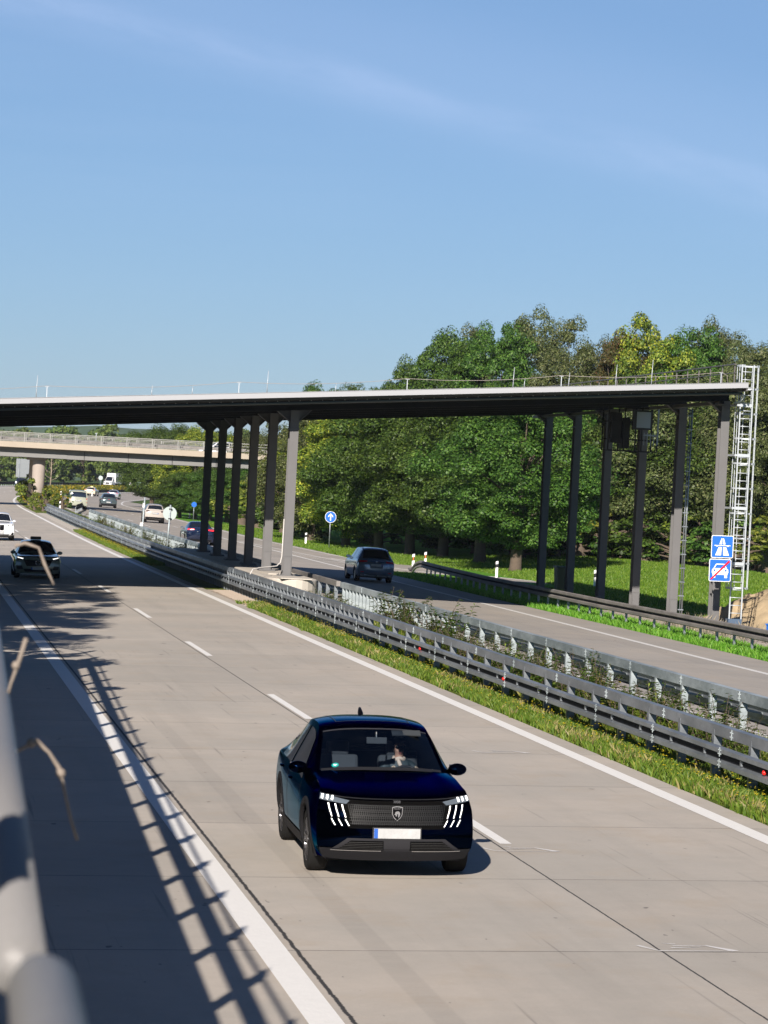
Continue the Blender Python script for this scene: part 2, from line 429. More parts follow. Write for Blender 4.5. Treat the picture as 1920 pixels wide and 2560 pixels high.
# right verge, meadow, gravel yard behind the barrier
mb = MB(); strip(interp([(0, 11.3), (112, 11.2), (130, 11.3), (150, 12.2), (157, 12.9)]), 22, -10, 158, -.01, n=8, mb=mb)
tag(mb.build('meadow', M_GRASSR), kind='structure')
mb = MB()
strip(lambda y: U_RAMP(y)+.6, lambda y: U_RAMP(y)+30, 172, 330, -.03, n=6, mb=mb); strip(22, 60, -10, 158, -.03, n=8, mb=mb)
tag(mb.build('meadow_far', M_GRASSR), kind='structure')
mb = MB(); hs = []; nx, ny = 44, 60                    # lawn that rises gently towards the wood
for j in range(ny+1):
    for i in range(nx+1):
        x = 31.0+75*(i/nx)**1.3; y = 112+150*j/ny
        hs.append((x, y, gz(x, y)-.011+lawn(x, y)))
mb.smooth = True; mb.add(hs, [(j*(nx+1)+i, j*(nx+1)+i+1, (j+1)*(nx+1)+i+1, (j+1)*(nx+1)+i) for j in range(ny) for i in range(nx)])
tag(mb.build('meadow_rise', M_GRASSR), kind='structure')
yard = MB()
pts = [(26.3, 86), (33.6, 84), (36.5, 96), (36.2, 110), (34.2, 121), (29.5, 123), (26.6, 121), (26.2, 100)]
c = (31, 104)
vs = [(c[0], c[1], gz(*c)+.045)]; n = 48
for i in range(n):
    t = i/n*len(pts); a, b = pts[int(t)], pts[(int(t)+1) % len(pts)]; f = t-int(t)
    x, y = a[0]+(b[0]-a[0])*f, a[1]+(b[1]-a[1])*f; w = .35*math.sin(i*1.9)+.2*math.sin(i*4.3)
    x += w; y += w*2; vs.append((x, y, gz(x, y)+.03))
yard.add(vs, [(0, i+1, (i+1) % n+1) for i in range(n)])
tag(yard.build('gravel_yard', M_GRAVEL), kind='structure')
# gravel by the plinth and kerb slab further on, along the median edge
mb = MB(); strip(-2.02, lambda y: -1.25, 99.5, 112, .012, n=2, mb=mb)
tag(mb.build('gravel_strip', M_GRAVEL), kind='structure')
mb = MB(); strip(-2.0, -1.28, 205, 262, .02, n=2, mb=mb); tag(mb.build('kerb_slab', M_CONC), kind='structure')
mb = MB(); strip(1.75, 2.05, 30, 100, .012, n=1, mb=mb); tag(mb.build('kerb_strip', M_CONCD), kind='structure')
mb = MB(); strip(-2.0, 2.04, -10, 760, -.012, n=4, mb=mb)
tag(mb.build('median_ground', M_GRASSM), kind='structure')
# ------------------------------------------------------------------ cars
M_TYRE = P('tyre_rubber', (.014, .014, .014), .9, spec=.15)
M_RIM = P('alloy_rim', (.42, .43, .45), .3, metal=.8)
M_RIMD = P('dark_alloy_rim', (.05, .05, .055), .3, metal=.7)
M_CLAD = P('dark_cladding', (.013, .013, .015), .7, spec=.15)
M_GLASS = P('tinted_window', (.010, .013, .018), .04, spec=.9, coat=.6)
M_CGLASS = glass_mat('clear_windscreen', (.72, .80, .88))
M_SIDEGL = glass_mat('side_glass', (.22, .25, .26), .05)
M_HEAD = P('headlight_glass', (.10, .12, .14), .1, spec=.9, coat=1.0)
M_LAMP = P('lit_lamp', (.9, .9, .9), .3, emit=(1.0, .97, .90), estr=1.1)
M_TAIL = P('tail_light', (.50, .010, .014), .2, coat=.6)
M_CHROME = P('chrome_trim', (.55, .56, .58), .2, metal=.9)
M_PLATE = P('number_plate', (.40, .41, .41), .5, noise=.30, nscale=11)
M_EU = P('plate_blue_band', (.01, .09, .42), .5)
M_SEAT = P('seat_fabric', (.045, .05, .055), .9)
M_DASH = P('dashboard', (.10, .115, .12), .7)
M_VOID = P('intake_void', (.003, .003, .003), .9, spec=.03)
M_HDARK = P('car_interior_dark', (.012, .012, .014), .9)

def cr(Pn, u):                                   # Catmull-Rom on rows of Pn, softened
    n = len(Pn); u = min(max(u, 0.0), n-1-1e-9); i = int(u); t = u-i
    p1, p2 = Pn[i], Pn[i+1]; p0 = Pn[i-1] if i > 0 else 2*p1-p2; p3 = Pn[i+2] if i+2 < n else 2*p2-p1
    m1, m2 = (p2-p0)*.38, (p3-p1)*.38
    t2, t3 = t*t, t*t*t
    return p1*(2*t3-3*t2+1)+m1*(t3-2*t2+t)+p2*(-2*t3+3*t2)+m2*(t3-t2)

class Shell:
    """Car skin: a strip over nose, bonnet, screen, roof and tail, and a side panel, from a few measures."""
    def __init__(s, L, W, H, hood, cowl, w0, w1, r1, r2, b0, b1, zb1, deck, tail=None, rail=.62, belt=(.86, 1.0), bw=None,
                 sill=.24, corner=.16, plan=3.0, nose=.0, crease=False):
        h = W/2; yn, yt = -L/2, L/2; s.W, s.L, s.H = W, L, H
        C = []; E = []
        nz = [sill-.02, .36, .52, hood-.16, hood]
        for k, z in enumerate(nz):
            C.append((yn+[.10, .01, 0.0, .02, .10][k]+nose*[0, 0, 0, .5, 1][k], z))
            E.append((h*[.84, .915, .935, .925, .88][k], yn+corner+[.06, .0, .0, .05, .15][k], [sill, .36, .52, hood-.13, hood+.035][k]))
        for t in (.30, .70):                     # bonnet
            y = yn+.10+(w0-yn-.10)*t; z = hood+(cowl-hood)*(t**.75)
            C.append((y, z)); E.append((h*(.865-.02*t), y+.12*(1-t)+.02, z+.02-.065*t))
        C.append((w0-.05, cowl)); E.append((h*.835, w0+.06, cowl-.05))
        s.W0 = len(C); C.append((w0, cowl+.012)); E.append((h*.825, w0+.13, cowl-.035))
        s.W1 = len(C); C.append((w1, H-.085)); E.append((h*(rail+.03), w1+.13, H-.15))
        C.append((r1, H-.01)); E.append((h*rail, r1+.05, H-.075))
        C.append((r2, H-.02)); E.append((h*rail, r2, H-.085))
        s.B0 = len(C); C.append((b0, deck['bz0'])); E.append((h*(rail+.01), b0-.06, deck['bz0']-.07))
        s.B1 = len(C); C.append((b1, zb1)); E.append((h*(rail+.15), b1-.10, zb1-.05))
        if tail:                                 # boot lid
            C.append((tail[0], tail[1])); E.append((h*.80, tail[0]-.05, tail[1]-.05))
        zt = deck['zt']
        rz = [zt, zt-.16, .56, .38, sill]
        if not tail: C.append((b1+.05, zb1-.06)); E.append((h*.82, b1-.08, zb1-.10))
        for k in range(5):
            C.append((yt-[.06, .01, 0.0, .03, .12][k], rz[k])); E.append((h*[.885, .925, .935, .92, .85][k], yt-corner*.9-[.06, .0, .0, .0, .06][k], rz[k]))
        s.C = np.array(C); s.E = np.array(E); s.n = len(C); s.i0 = 4; s.i1 = s.n-5
        rows = []
        for i in range(s.i0, s.i1+1):
            e = s.E[i]
            if i == s.i0: r = [s.E[4], s.E[3], s.E[2], s.E[1], s.E[0]]
            elif i == s.i1: r = [s.E[s.n-5+k] for k in range(5)]
            else:
                y = e[1]; t = (y-yn)/L; q = abs(2*t-1)
                wx = h*(1-.045*q**3)
                zb = belt[0]+(belt[1]-belt[0])*t
                cab = s.W0 <= i <= s.B1
                if not cab: zb = min(zb, e[2]-.10)
                r = [e, (wx*.962, y, min(zb, e[2]-.05)), (wx, y, zb-.24), (wx*.985, y, .44), (wx*.94, y, sill)]
            rows.append([np.array(p, float) for p in r])
        s.R = np.array(rows); s.plan = plan; s.crease = crease
    def strip(s, u, v):
        c = cr(s.C, u); e = cr(s.E, u); a = abs(v); f = a**s.plan; dz = 0.0
        if s.crease and 3.9 < u < s.W0:
            k = min(1, (u-3.9)/.5)*min(1, (s.W0-u)/.8); vc = .80-.10*(u-4)/3
            dz = k*(.024/(1+math.exp(-(a-vc)/.018))-.006*(a < .5)*(1-a*2))
        return Vector((e[0]*v, c[0]+(e[1]-c[0])*f, c[1]+(e[2]-c[1])*f+dz))
    def side(s, u, t, sg=1):
        k = u-s.i0; col = np.array([cr(s.R[:, j], k) for j in range(5)])
        p = cr(col, t); return Vector((p[0]*sg, p[1], p[2]))
    def nrm(s, fn, a, b):
        d = .02; p = (fn(a+d, b)-fn(a-d, b)).cross(fn(a, b+d)-fn(a, b-d))
        if p.length < 1e-9: return Vector((0, 0, 1))
        p.normalize(); q = fn(a, b); c = Vector((0, max(-s.L*.25, min(s.L*.25, q.y)), .6))
        return p if p.dot(q-c) > 0 else -p

def quad_patch(sh, fn, cs, off=.004, nu=6, nv=4, mb=None, rim=True):
    """Panel lying on the skin inside four parameter corners, a few millimetres proud."""
    mb = mb or MB(); vs = []
    for i in range(nu+1):
        a = i/nu
        for j in range(nv+1):
            b = j/nv
            u = (cs[0][0]*(1-a)+cs[1][0]*a)*(1-b)+(cs[3][0]*(1-a)+cs[2][0]*a)*b
            v = (cs[0][1]*(1-a)+cs[1][1]*a)*(1-b)+(cs[3][1]*(1-a)+cs[2][1]*a)*b
            vs.append(fn(u, v)+sh.nrm(fn, u, v)*off)
    fs = [(i*(nv+1)+j, i*(nv+1)+j+1, (i+1)*(nv+1)+j+1, (i+1)*(nv+1)+j) for i in range(nu) for j in range(nv)]
    mb.smooth = True; mb.add(vs, fs); mb.smooth = False
    return mb
def both(sh, cs, off=.004, nu=6, nv=4, mb=None):
    mb = mb or MB()
    for sg in (1, -1): quad_patch(sh, sh.strip, [(u, v*sg) for u, v in cs], off, nu, nv, mb)
    return mb

def body_mesh(sh, axles, rw, cutws=False, cutside=None):
    mb = MB(); mb.smooth = True
    us = sorted(set([round(i/5, 4) for i in range((sh.n-1)*5+1)]+[sh.W0+.06, sh.W1-.05]))
    vs_ = [-1+2*j/24 for j in range(25)]
    if cutws: vs_ = sorted(set([round(a, 4) for a in vs_ if abs(abs(a)-.917) > .03]+[-.925, .925]))
    m = len(vs_); P_ = [sh.strip(u, v) for u in us for v in vs_]; F = []
    for i in range(len(us)-1):
        for j in range(m-1):
            uc, vc = (us[i]+us[i+1])/2, (vs_[j]+vs_[j+1])/2
            if cutws and sh.W0+.06 < uc < sh.W1-.05 and abs(vc) < .925: continue
            F.append((i*m+j, i*m+j+1, (i+1)*m+j+1, (i+1)*m+j))
    mb.add(P_, F)
    for sg in (1, -1):
        nu = (sh.i1-sh.i0)*10; ns = 28
        us = [sh.i0+(sh.i1-sh.i0)*i/nu for i in range(nu+1)]
        ts = [4*j/ns for j in range(ns+1)]
        G = [[sh.side(u, t, sg) for t in ts] for u in us]
        bad = set()
        for i in range(nu):
            for j in range(ns):
                c = (G[i][j]+G[i+1][j+1])/2
                if ts[j] >= 1.4 and any(math.hypot(c.y-a, c.z-rw) < rw+.065 for a in axles): bad.add((i, j))
                if cutside and ts[j]+.05 < 1 and cutside(us[i]+.05, ts[j]+.07): bad.add((i, j))
        for i in range(nu+1):                     # snap arch edge to a circle
            for j in range(ns+1):
                adj = [(i-1, j-1), (i, j-1), (i-1, j), (i, j)]
                nb = sum(a in bad for a in adj)
                if 0 < nb < 4 and ts[j] >= 1.35:
                    for a in axles:
                        d = Vector((G[i][j].y-a, G[i][j].z-rw))
                        if .2 < d.length < rw+.2 and d.length > 0:
                            d = d.normalized()*(rw+.065); G[i][j] = Vector((G[i][j].x, a+d.x, max(d.y+rw, .2)))
        mb.add([p for r in G for p in r], [((i)*(ns+1)+j, (i)*(ns+1)+j+1, (i+1)*(ns+1)+j+1, (i+1)*(ns+1)+j) for i in range(nu) for j in range(ns) if (i, j) not in bad])
    mb.smooth = False
    return mb

WHEELS = {}
def wheel(parent, x, y, r, w, rim, style, spokes=5):
    """Wheel centred at (x, y, r): thing > wheel > tyre, rim."""
    sg = 1 if x > 0 else -1
    key = (round(r, 3), rim.name, style)
    t = MB(); t.smooth = True
    t.lathe_x([(-w/2*.7, r*.66), (-w/2, r*.74), (-w/2, r*.92), (-w/2*.82, r*.985), (0, r), (w/2*.82, r*.985), (w/2, r*.92), (w/2, r*.74), (w/2*.7, r*.66)], 36)
    wo = t.build('wheel', M_TYRE, parent); wo.location = (x-sg*w/2, y, r)
    if style == 'far':
        m = MB(); m.lathe_x([(sg*w*.42, 0.001), (sg*w*.44, r*.60), (sg*w*.30, r*.68)], 20); m.build('rim', rim, wo); return wo
    m = MB(); m.lathe_x([(sg*w*.10, 0.001), (sg*w*.12, r*.60), (sg*w*.40, r*.70), (sg*w*.46, r*.70), (sg*w*.46, r*.665), (sg*w*.30, r*.64)], 32)
    for k in range(spokes):
        a = 2*pi*k/spokes
        for da in (-.20, .20):
            p0 = Vector((sg*w*.36, math.cos(a)*r*.10, math.sin(a)*r*.10)); p1 = Vector((sg*w*.44, math.cos(a+da)*r*.66, math.sin(a+da)*r*.66))
            m.beam(p0, p1, r*.085, w*.10, up=(1, 0, 0))
    m.lathe_x([(sg*w*.44, 0.001), (sg*w*.44, r*.15), (sg*w*.2, r*.17)], 16)
    m.build('rim', rim, wo); return wo

def arch_trim(sh, axles, rw, wid=.06, n=30):
    res = []
    for sg in (1, -1):
        for a in axles:
            vs = []; mb = MB(); mb.smooth = True; res.append(mb)
            for k in range(n+1):
                t = -.28+(pi+.56)*k/n
                for rr, xo in ((rw+.052, -.03), (rw+.055, .010), (rw+.065+wid, .006), (rw+.07+wid, -.01)):
                    y = a+math.cos(t)*rr; z = max(rw+math.sin(t)*rr, .19)
                    # find the skin x at this y, z
                    vs.append((y, z, xo))
            out = []
            for y, z, xo in vs: out.append((sg*(skin_x(sh, y, z)+xo), y, z))
            mb.add(out, [(k*4+j, k*4+j+1, (k+1)*4+j+1, (k+1)*4+j) for k in range(n) for j in range(3)])
    return res
def skin_x(sh, y, z):
    if not hasattr(sh, 'tab'):
        sh.tab = [(p.y, p.z, p.x) for p in (sh.side(sh.i0+(sh.i1-sh.i0)*i/90, 1+3*j/16) for i in range(91) for j in range(17))]
        sh.tab = np.array(sh.tab)
    d = (sh.tab[:, 0]-y)**2+(sh.tab[:, 1]-z)**2
    i = np.argsort(d)[:3]; w = 1/(d[i]+1e-4)
    return float((sh.tab[i, 2]*w).sum()/w.sum())

def side_windows(sh, root, u_splits, t0=.14, t1=.90, mat=None, far=False):
    for sg in (1, -1):
        for (a0, a1, b0, b1) in u_splits:        # top front, top rear, bottom front, bottom rear (in u)
            fn = lambda u, t, sg=sg: sh.side(u, t, sg)
            quad_patch(sh, fn, [(a0, t0), (a1, t0), (b1, t1), (b0, t1)], .005, 10, 4).build('side_window', mat or M_GLASS, root)
def text_mesh(txt, size, loc, rot, mat, name, parent, ext=.002):
    c = bpy.data.curves.new(name, 'FONT'); c.body = txt; c.size = size; c.extrude = ext; c.align_x = 'CENTER'; c.align_y = 'CENTER'
    o = bpy.data.objects.new('tmp', c); COL.objects.link(o); bpy.context.view_layer.update()
    me = bpy.data.meshes.new_from_object(o.evaluated_get(bpy.context.evaluated_depsgraph_get())); bpy.data.objects.remove(o)
    me.materials.clear(); me.materials.append(mat)
    r = bpy.data.objects.new(name, me); COL.objects.link(r); r.location = loc; r.rotation_euler = rot; r.parent = parent
    return r
def plate(root, y, z, front, x=0.0, w=.52, tilt=0.0):
    s = -1 if front else 1
    p = MB(); p.box((0, 0, 0), (w, .012, .11)); o = p.build('number_plate', M_PLATE, root); o.location = (x, y, z); o.rotation_euler = (tilt, 0, 0)
    e = MB(); e.box((-s*-1*(-w/2+.022) if not front else -w/2+.022, s*.0075, 0), (.042, .004, .106)); e.build('plate_band', M_EU, o)
    f = MB(); f.box((0, -s*.010, -.002), (w+.03, .010, .138)); f.build('plate_holder', M_BLACK, o)
    return o
def mirror(root, sh, paint, y=None, z=None, sz=1.0):
    for sg in (1, -1):
        c = sh.side(sh.W0+.25, .95, 1)
        yy = y if y is not None else c.y+.12; zz = z if z is not None else c.z+.10; x = sg*(c.x+.035*sz)
        m = MB(); m.smooth = True; m.sphere((x, yy, zz+.03), (.112*sz, .075*sz, .072*sz), 14, 10)
        m.smooth = False; m.beam((sg*(c.x-.03), yy+.01, zz-.02), (x, yy, zz-.01), .05, .03)
        o = m.build('wing_mirror', paint, root)
        g = MB(); g.box((x, yy+.082*sz, zz+.03), (.17*sz, .012, .10*sz)); g.build('mirror_glass', M_CHROME, o)
def under(root, sh, axles, rw):
    m = MB(); L, W = sh.L, sh.W
    m.b2((-W*.40, -L*.44, .20), (W*.40, L*.44, .34))
    for a in axles:                              # wheel wells
        m.b2((-W*.46, a-rw-.05, .36), (W*.46, a+rw+.05, .36+rw))
    m.build('underbody', M_HDARK, root)

def base_car(name, label, spec, paint, loc, rz, axf, axr, rw, rim=M_RIM, clad=None, group=None, cut=False, tw=.225, style='far',
             wins=None, rear_u=None, spokes=5, cutside=None, roll=None):
    sh = Shell(**spec)
    root = thing(name, label, 'car', loc, 0, group)
    # stand on the cross-falling carriageway: turn, then roll with the road
    u = loc[0]-medx(loc[1]); sl = (zu(u+.5, loc[1])-zu(u-.5, loc[1]))
    R = Matrix.Rotation(-math.atan(sl), 4, 'Y') @ Matrix.Rotation(rz, 4, 'Z')
    root.rotation_euler = R.to_euler()
    axles = (axf, axr)
    body = body_mesh(sh, axles, rw, cut, cutside).build('body', paint, root)
    track = spec['W']/2-.035
    for y in axles:
        for sg in (1, -1): wheel(root, sg*track, y, rw, tw, rim, style, spokes)
    under(root, sh, axles, rw)
    if clad:
        for a in arch_trim(sh, axles, rw, .07): a.build('arch_trim', clad, root)
    ws = quad_patch(sh, sh.strip, [(sh.W0+.06, -.925), (sh.W1-.05, -.925), (sh.W1-.05, .925), (sh.W0+.06, .925)], 0.0 if cut else .005, 8, 16).build('windscreen', M_CGLASS if cut else M_GLASS, root)
    ru_ = rear_u or (sh.B0+.1, sh.B1-.08)
    quad_patch(sh, sh.strip, [(ru_[0], -.88), (ru_[1], -.86), (ru_[1], .86), (ru_[0], .88)], .005, 6, 12).build('rear_window', M_GLASS, root)
    side_windows(sh, root, wins or [(sh.W0+.92, sh.W1+1.35, sh.W0+.25, sh.W1+1.35), (sh.W1+1.5, sh.B0+.1, sh.W1+1.5, sh.B0+.3)], mat=(M_SIDEGL if cutside else None))
    mirror(root, sh, paint if paint.name != 'x' else M_BLACK)
    return root, sh

SUVC = dict(L=4.54, W=1.895, H=1.62, hood=.90, cowl=1.10, w0=-.98, w1=-.28, r1=.15, r2=.85, b0=1.32, b1=2.0, zb1=1.16, deck=dict(bz0=1.50, zt=.98), rail=.66, belt=(.90, 1.06), nose=.03, crease=True)

# ---- the dark blue-black crossover in front
M_PAINT = P('blue_black_paint', (.0007, .0030, .012), .08, metal=1.0, spec=.2, coat=.0)
M_PAINT.node_tree.nodes['Principled BSDF'].inputs['Specular Tint'].default_value = (.06, .30, .52, 1)
M_GLOSSB = P('gloss_black', (.003, .003, .004), .3, spec=.12)
def hero():
    rt, sh = base_car('crossover_car', 'glossy blue-black crossover with slanted claw running lights, nearest car on the left carriageway', SUVC, M_PAINT,
                      (5.645, 34.42, gz(5.645, 34.42)), -.022, -1.37, 1.36, .352, M_RIMD, clad=M_CLAD, cut=True, style='near', tw=.225)
    sp = sh.strip
    # bonnet shut line and creases
    quad_patch(sh, sp, [(3.93, -.97), (4.03, -.97), (4.03, .97), (3.93, .97)], .003, 2, 14).build('bonnet_gap', M_BLACK, rt)
    # roof panel (glass roof outline) and aerial
    g = MB()
    for cs in ([(sh.W1+.55, -.70), (sh.W1+.60, -.70), (sh.W1+.60, .70), (sh.W1+.55, .70)],
               [(sh.W1+.55, -.70), (sh.B0-.25, -.76), (sh.B0-.25, -.74), (sh.W1+.55, -.68)], [(sh.W1+.55, .70), (sh.B0-.25, .76), (sh.B0-.25, .74), (sh.W1+.55, .68)]):
        quad_patch(sh, sp, cs, .003, 8, 6, g)
    g.build('roof_seam', M_BLACK, rt)
    a = MB(); a.smooth = True; p = sp(sh.B0-.5, 0)
    a.tube([(0, p.y-.10, p.z-.01), (0, p.y+.0, p.z+.03), (0, p.y+.08, p.z+.085), (0, p.y+.10, p.z+.09)], [.012, .035, .018, .004], 8); a.build('roof_aerial', M_GLOSSB, rt)
    # glossy black face panel carrying the grille
    quad_patch(sh, sp, [(2.3, -.60), (3.82, -.80), (3.82, .80), (2.3, .60)], .004, 6, 16).build('grille_panel', M_VOID, rt)
    gr = MB()
    for i in range(-24, 25):
        v = i/24*.62
        for d in (-.045, .045):
            quad_patch(sh, sp, [(2.46, v*.9), (3.55, v*.96+d), (3.55, v*.96+d+.006), (2.46, v*.9+.006)], .010, 5, 1, gr)
    for k in range(9):
        u = 2.5+k*.125; quad_patch(sh, sp, [(u, -.60), (u+.022, -.60), (u+.022, .60), (u, .60)], .008, 1, 16, gr)
    gr.build('grille_mesh', P('grille_metal', (.014, .015, .016), .5, metal=.0, spec=.2), rt)
    # crest with a maned head in profile and the maker's word above it
    sd = thing2 = None
    c = sp(3.02, 0); em = MB()
    shp = [(-.072, .082), (-.040, .092), (0, .096), (.040, .092), (.072, .082), (.068, -.01), (.045, -.058), (0, -.100), (-.045, -.058), (-.068, -.01)]
    em.prism([(x*.85, z*.85) for x, z in shp], -.010, .0); e = em.build('shield_badge', M_CHROME, rt); e.location = (0, c.y-.012, c.z+.012)
    em = MB(); em.prism([(x*.74, z*.74) for x, z in shp], -.013, -.009); em.build('badge_field', M_GLOSSB, e)
    em = MB(); em.prism([(x*.75-.002, z*.75-.008) for x, z in [(-.030, .030), (-.012, .042), (.016, .046), (.038, .032), (.046, .006), (.036, -.026), (.022, -.050), (.012, -.030), (.018, -.008), (.006, .006), (-.004, -.004), (-.002, -.022), (-.014, -.034), (-.022, -.024), (-.016, -.014), (-.034, -.010), (-.042, .004), (-.028, .012)]], -.016, -.012)
    em.build('badge_head', M_CHROME, e)
    text_mesh('PEUGEOT', .019, (0, -.014, .052), (pi/2, 0, 0), M_CHROME, 'badge_lettering', e, .001)
    c = sp(3.86, 0); text_mesh('3008', .042, (0, c.y-.030, c.z-.008), (pi/2-.35, 0, 0), P('dim_lettering', (.10, .10, .105), .35, metal=.8), 'model_lettering', rt)
    # headlights with three lit cubes each, claw lamps under them
    for sg in (1, -1):
        V = lambda cs: [(u, v*sg) for u, v in cs]
        h = quad_patch(sh, sp, V([(3.52, .66), (3.74, .62), (4.04, 1.0), (3.60, 1.0)]), .006, 5, 8).build('headlight', M_HEAD, rt)
        for k in range(3):
            v = .83+.062*k
            quad_patch(sh, sp, V([(3.62, v), (3.96, v), (3.94, v+.026), (3.66, v+.026)]), .014, 2, 2).build('light_cube', M_LAMP, h)
        for k in range(3):
            v = .70+.085*k; sl = -.07
            cl = quad_patch(sh, sp, V([(2.74, v+.01+sl), (3.46, v), (3.46, v+.017), (2.74, v+.022+sl)]), .014, 5, 1).build('claw_lamp', M_LAMP, rt)
            quad_patch(sh, sp, V([(2.40, v+.0+sl*1.5), (2.66, v+.012+sl), (2.66, v+.026+sl), (2.40, v+.014+sl*1.5)]), .014, 3, 1).build('claw_lamp', M_LAMP, rt)
    plate(rt, sp(1.9, 0).y-.020, .535, True, w=.52)
    # lower apron
    quad_patch(sh, sp, [(.05, -1.0), (1.0, -.98), (1.0, .98), (.05, 1.0)], .012, 4, 20).build('front_apron', M_CLAD, rt)
    fr = MB()
    for cs in ([(.85, -.86), (1.72, -.62), (1.72, .62), (.85, .86)],): quad_patch(sh, sp, cs, .012, 4, 18, fr)
    fr.build('intake_frame', P('matt_grey_plastic', (.022, .022, .025), .7, spec=.15), rt)
    for sg in (1, -1):
        ik = quad_patch(sh, sp, [(.95, .76*sg), (1.58, .58*sg), (1.58, .17*sg), (.95, .17*sg)], .020, 4, 6).build('lower_intake', M_VOID, rt)
        sl = MB()
        for k in range(5):
            u = 1.02+.11*k; w = .74-.035*k
            quad_patch(sh, sp, [(u, .18*sg), (u+.03, .18*sg), (u+.03, w*sg), (u, w*sg)], .028, 1, 8, sl)
        sl.build('intake_slat', P('slat_grey', (.035, .035, .035), .5, spec=.2), ik)
        quad_patch(sh, sp, [(.86, .20*sg), (.91, .20*sg), (.91, .84*sg), (.86, .84*sg)], .024, 1, 8).build('chrome_lip', M_CHROME, rt)
    # doors: shut lines, handles, sill
    for sg in (1, -1):
        fn = lambda u, t, sg=sg: sh.side(u, t, sg)
        for u in (sh.W0+.12, sh.W1+1.42): quad_patch(sh, fn, [(u, .96), (u, 3.4), (u+.03, 3.4), (u+.03, .96)], .003, 12, 1).build('door_gap', M_BLACK, rt)
        quad_patch(sh, fn, [(sh.W0-.25, 3.35), (sh.B0+.2, 3.35), (sh.B0+.2, 4), (sh.W0-.25, 4)], .010, 20, 4).build('sill_cladding', M_CLAD, rt)
        for u in (sh.W1+1.05, sh.B0-.15):
            p = sh.side(u, 1.35, sg); h = MB(); h.smooth = True; h.sphere((p.x+.012*sg, p.y, p.z), (.018, .10, .018), 10, 6); h.build('door_handle', M_PAINT, rt)
    w = MB(); quad_patch(sh, sp, [(sh.W0-.05, -.9), (sh.W0+.10, -.9), (sh.W0+.10, .9), (sh.W0-.05, .9)], .006, 2, 12, w)
    w.build('wiper_cowl', M_BLACK, rt)
    s2 = MB(); quad_patch(sh, sp, [(sh.W1-.07, -.93), (sh.W1-.02, -.93), (sh.W1-.02, .93), (sh.W1-.07, .93)], .004, 1, 14, s2); s2.build('screen_trim', P('trim_grey', (.03, .03, .035), .5), rt)
    # green round sticker low in the corner of the screen (passenger side)
    stk = MB(); p = sp(sh.W0+.17, -.70); nn = sh.nrm(sp, sh.W0+.17, -.70)
    def disc(mb, c, n, r, off, seg=20, sx=1.0):
        a = n.cross(Vector((0, 0, 1))).normalized(); b = a.cross(n); c = c+n*off
        mb.add([c]+[c+(a*math.cos(2*pi*k/seg)*sx+b*math.sin(2*pi*k/seg))*r for k in range(seg)], [(0, k+1, (k+1) % seg+1) for k in range(seg)])
    disc(stk, p, nn, .042, .006); st = stk.build('round_sticker', P('green_sticker', (.0, .30, .27), .5), rt)
    stk = MB(); a = nn.cross(Vector((0, 0, 1))).normalized(); b = a.cross(nn); c = p+nn*.009
    for dz, w_ in ((-.006, .046), (.012, .03)):
        q = c+b*-dz; stk.add([q-a*w_/2-b*.006, q+a*w_/2-b*.006, q+a*w_/2+b*.006, q-a*w_/2+b*.006], [(0, 1, 2, 3)])
    stk.build('sticker_mark', M_WHITE, st)
    # cabin
    cb = MB(); cb.b2((-.72, -1.02, .92), (.72, -.62, 1.045)); cb.b2((-.66, -.70, .60), (.66, -.52, .95))
    cb.build('dashboard', M_DASH, rt, bevel=.03)
    bn = MB(); bn.b2((.12, -.86, 1.04), (.66, -.66, 1.10)); bn.build('instrument_binnacle', P('binnacle_grey', (.20, .22, .22), .8), rt, bevel=.02)
    for x in (-.36, .36):
        s = MB(); s.b2((x-.25, -.35, .45), (x+.25, .2, .60)); R = Matrix.Rotation(-.25, 3, 'X'); s.box((x, .24, .86), (.48, .13, .62), R)
        st = s.build('seat', M_SEAT, rt, bevel=.04)
        h = MB(); h.box((x, .36, 1.24), (.27, .10, .18)); h.build('headrest', M_SEAT, st, bevel=.035)
    f = MB(); f.b2((-.8, -1.0, .34), (.8, 1.6, .42)); f.b2((-.70, .95, .5), (.70, 1.10, 1.15)); f.build('cabin_floor', M_HDARK, rt)
    sw = MB(); sw.smooth = True
    cpt = Vector((.36, -.44, .96)); R = Matrix.Rotation(-.42, 3, 'X')
    sw.tube([cpt+R @ Vector((.175*math.cos(2*pi*k/20), 0, .155*math.sin(2*pi*k/20))) for k in range(21)], .014, 8, False)
    sw.smooth = False; sw.beam(cpt+R @ Vector((-.17, 0, 0)), cpt+R @ Vector((.17, 0, 0)), .03, .03); sw.build('steering_wheel', M_BLACK, rt)
    mm = MB(); mm.box((0, -.42, 1.40), (.24, .03, .075)); mm.tube([(0, -.40, 1.43), (0, -.38, 1.50)], .012, 6); mm.build('rear_view_mirror', P('mirror_housing', (.05, .055, .06), .4), rt, bevel=.01)
    v = MB(); v.box((.36, -.33, 1.485), (.34, .10, .016), Matrix.Rotation(.5, 3, 'X')); v.build('sun_visor', P('visor_grey', (.03, .035, .04), .9), rt)
    return rt, sh
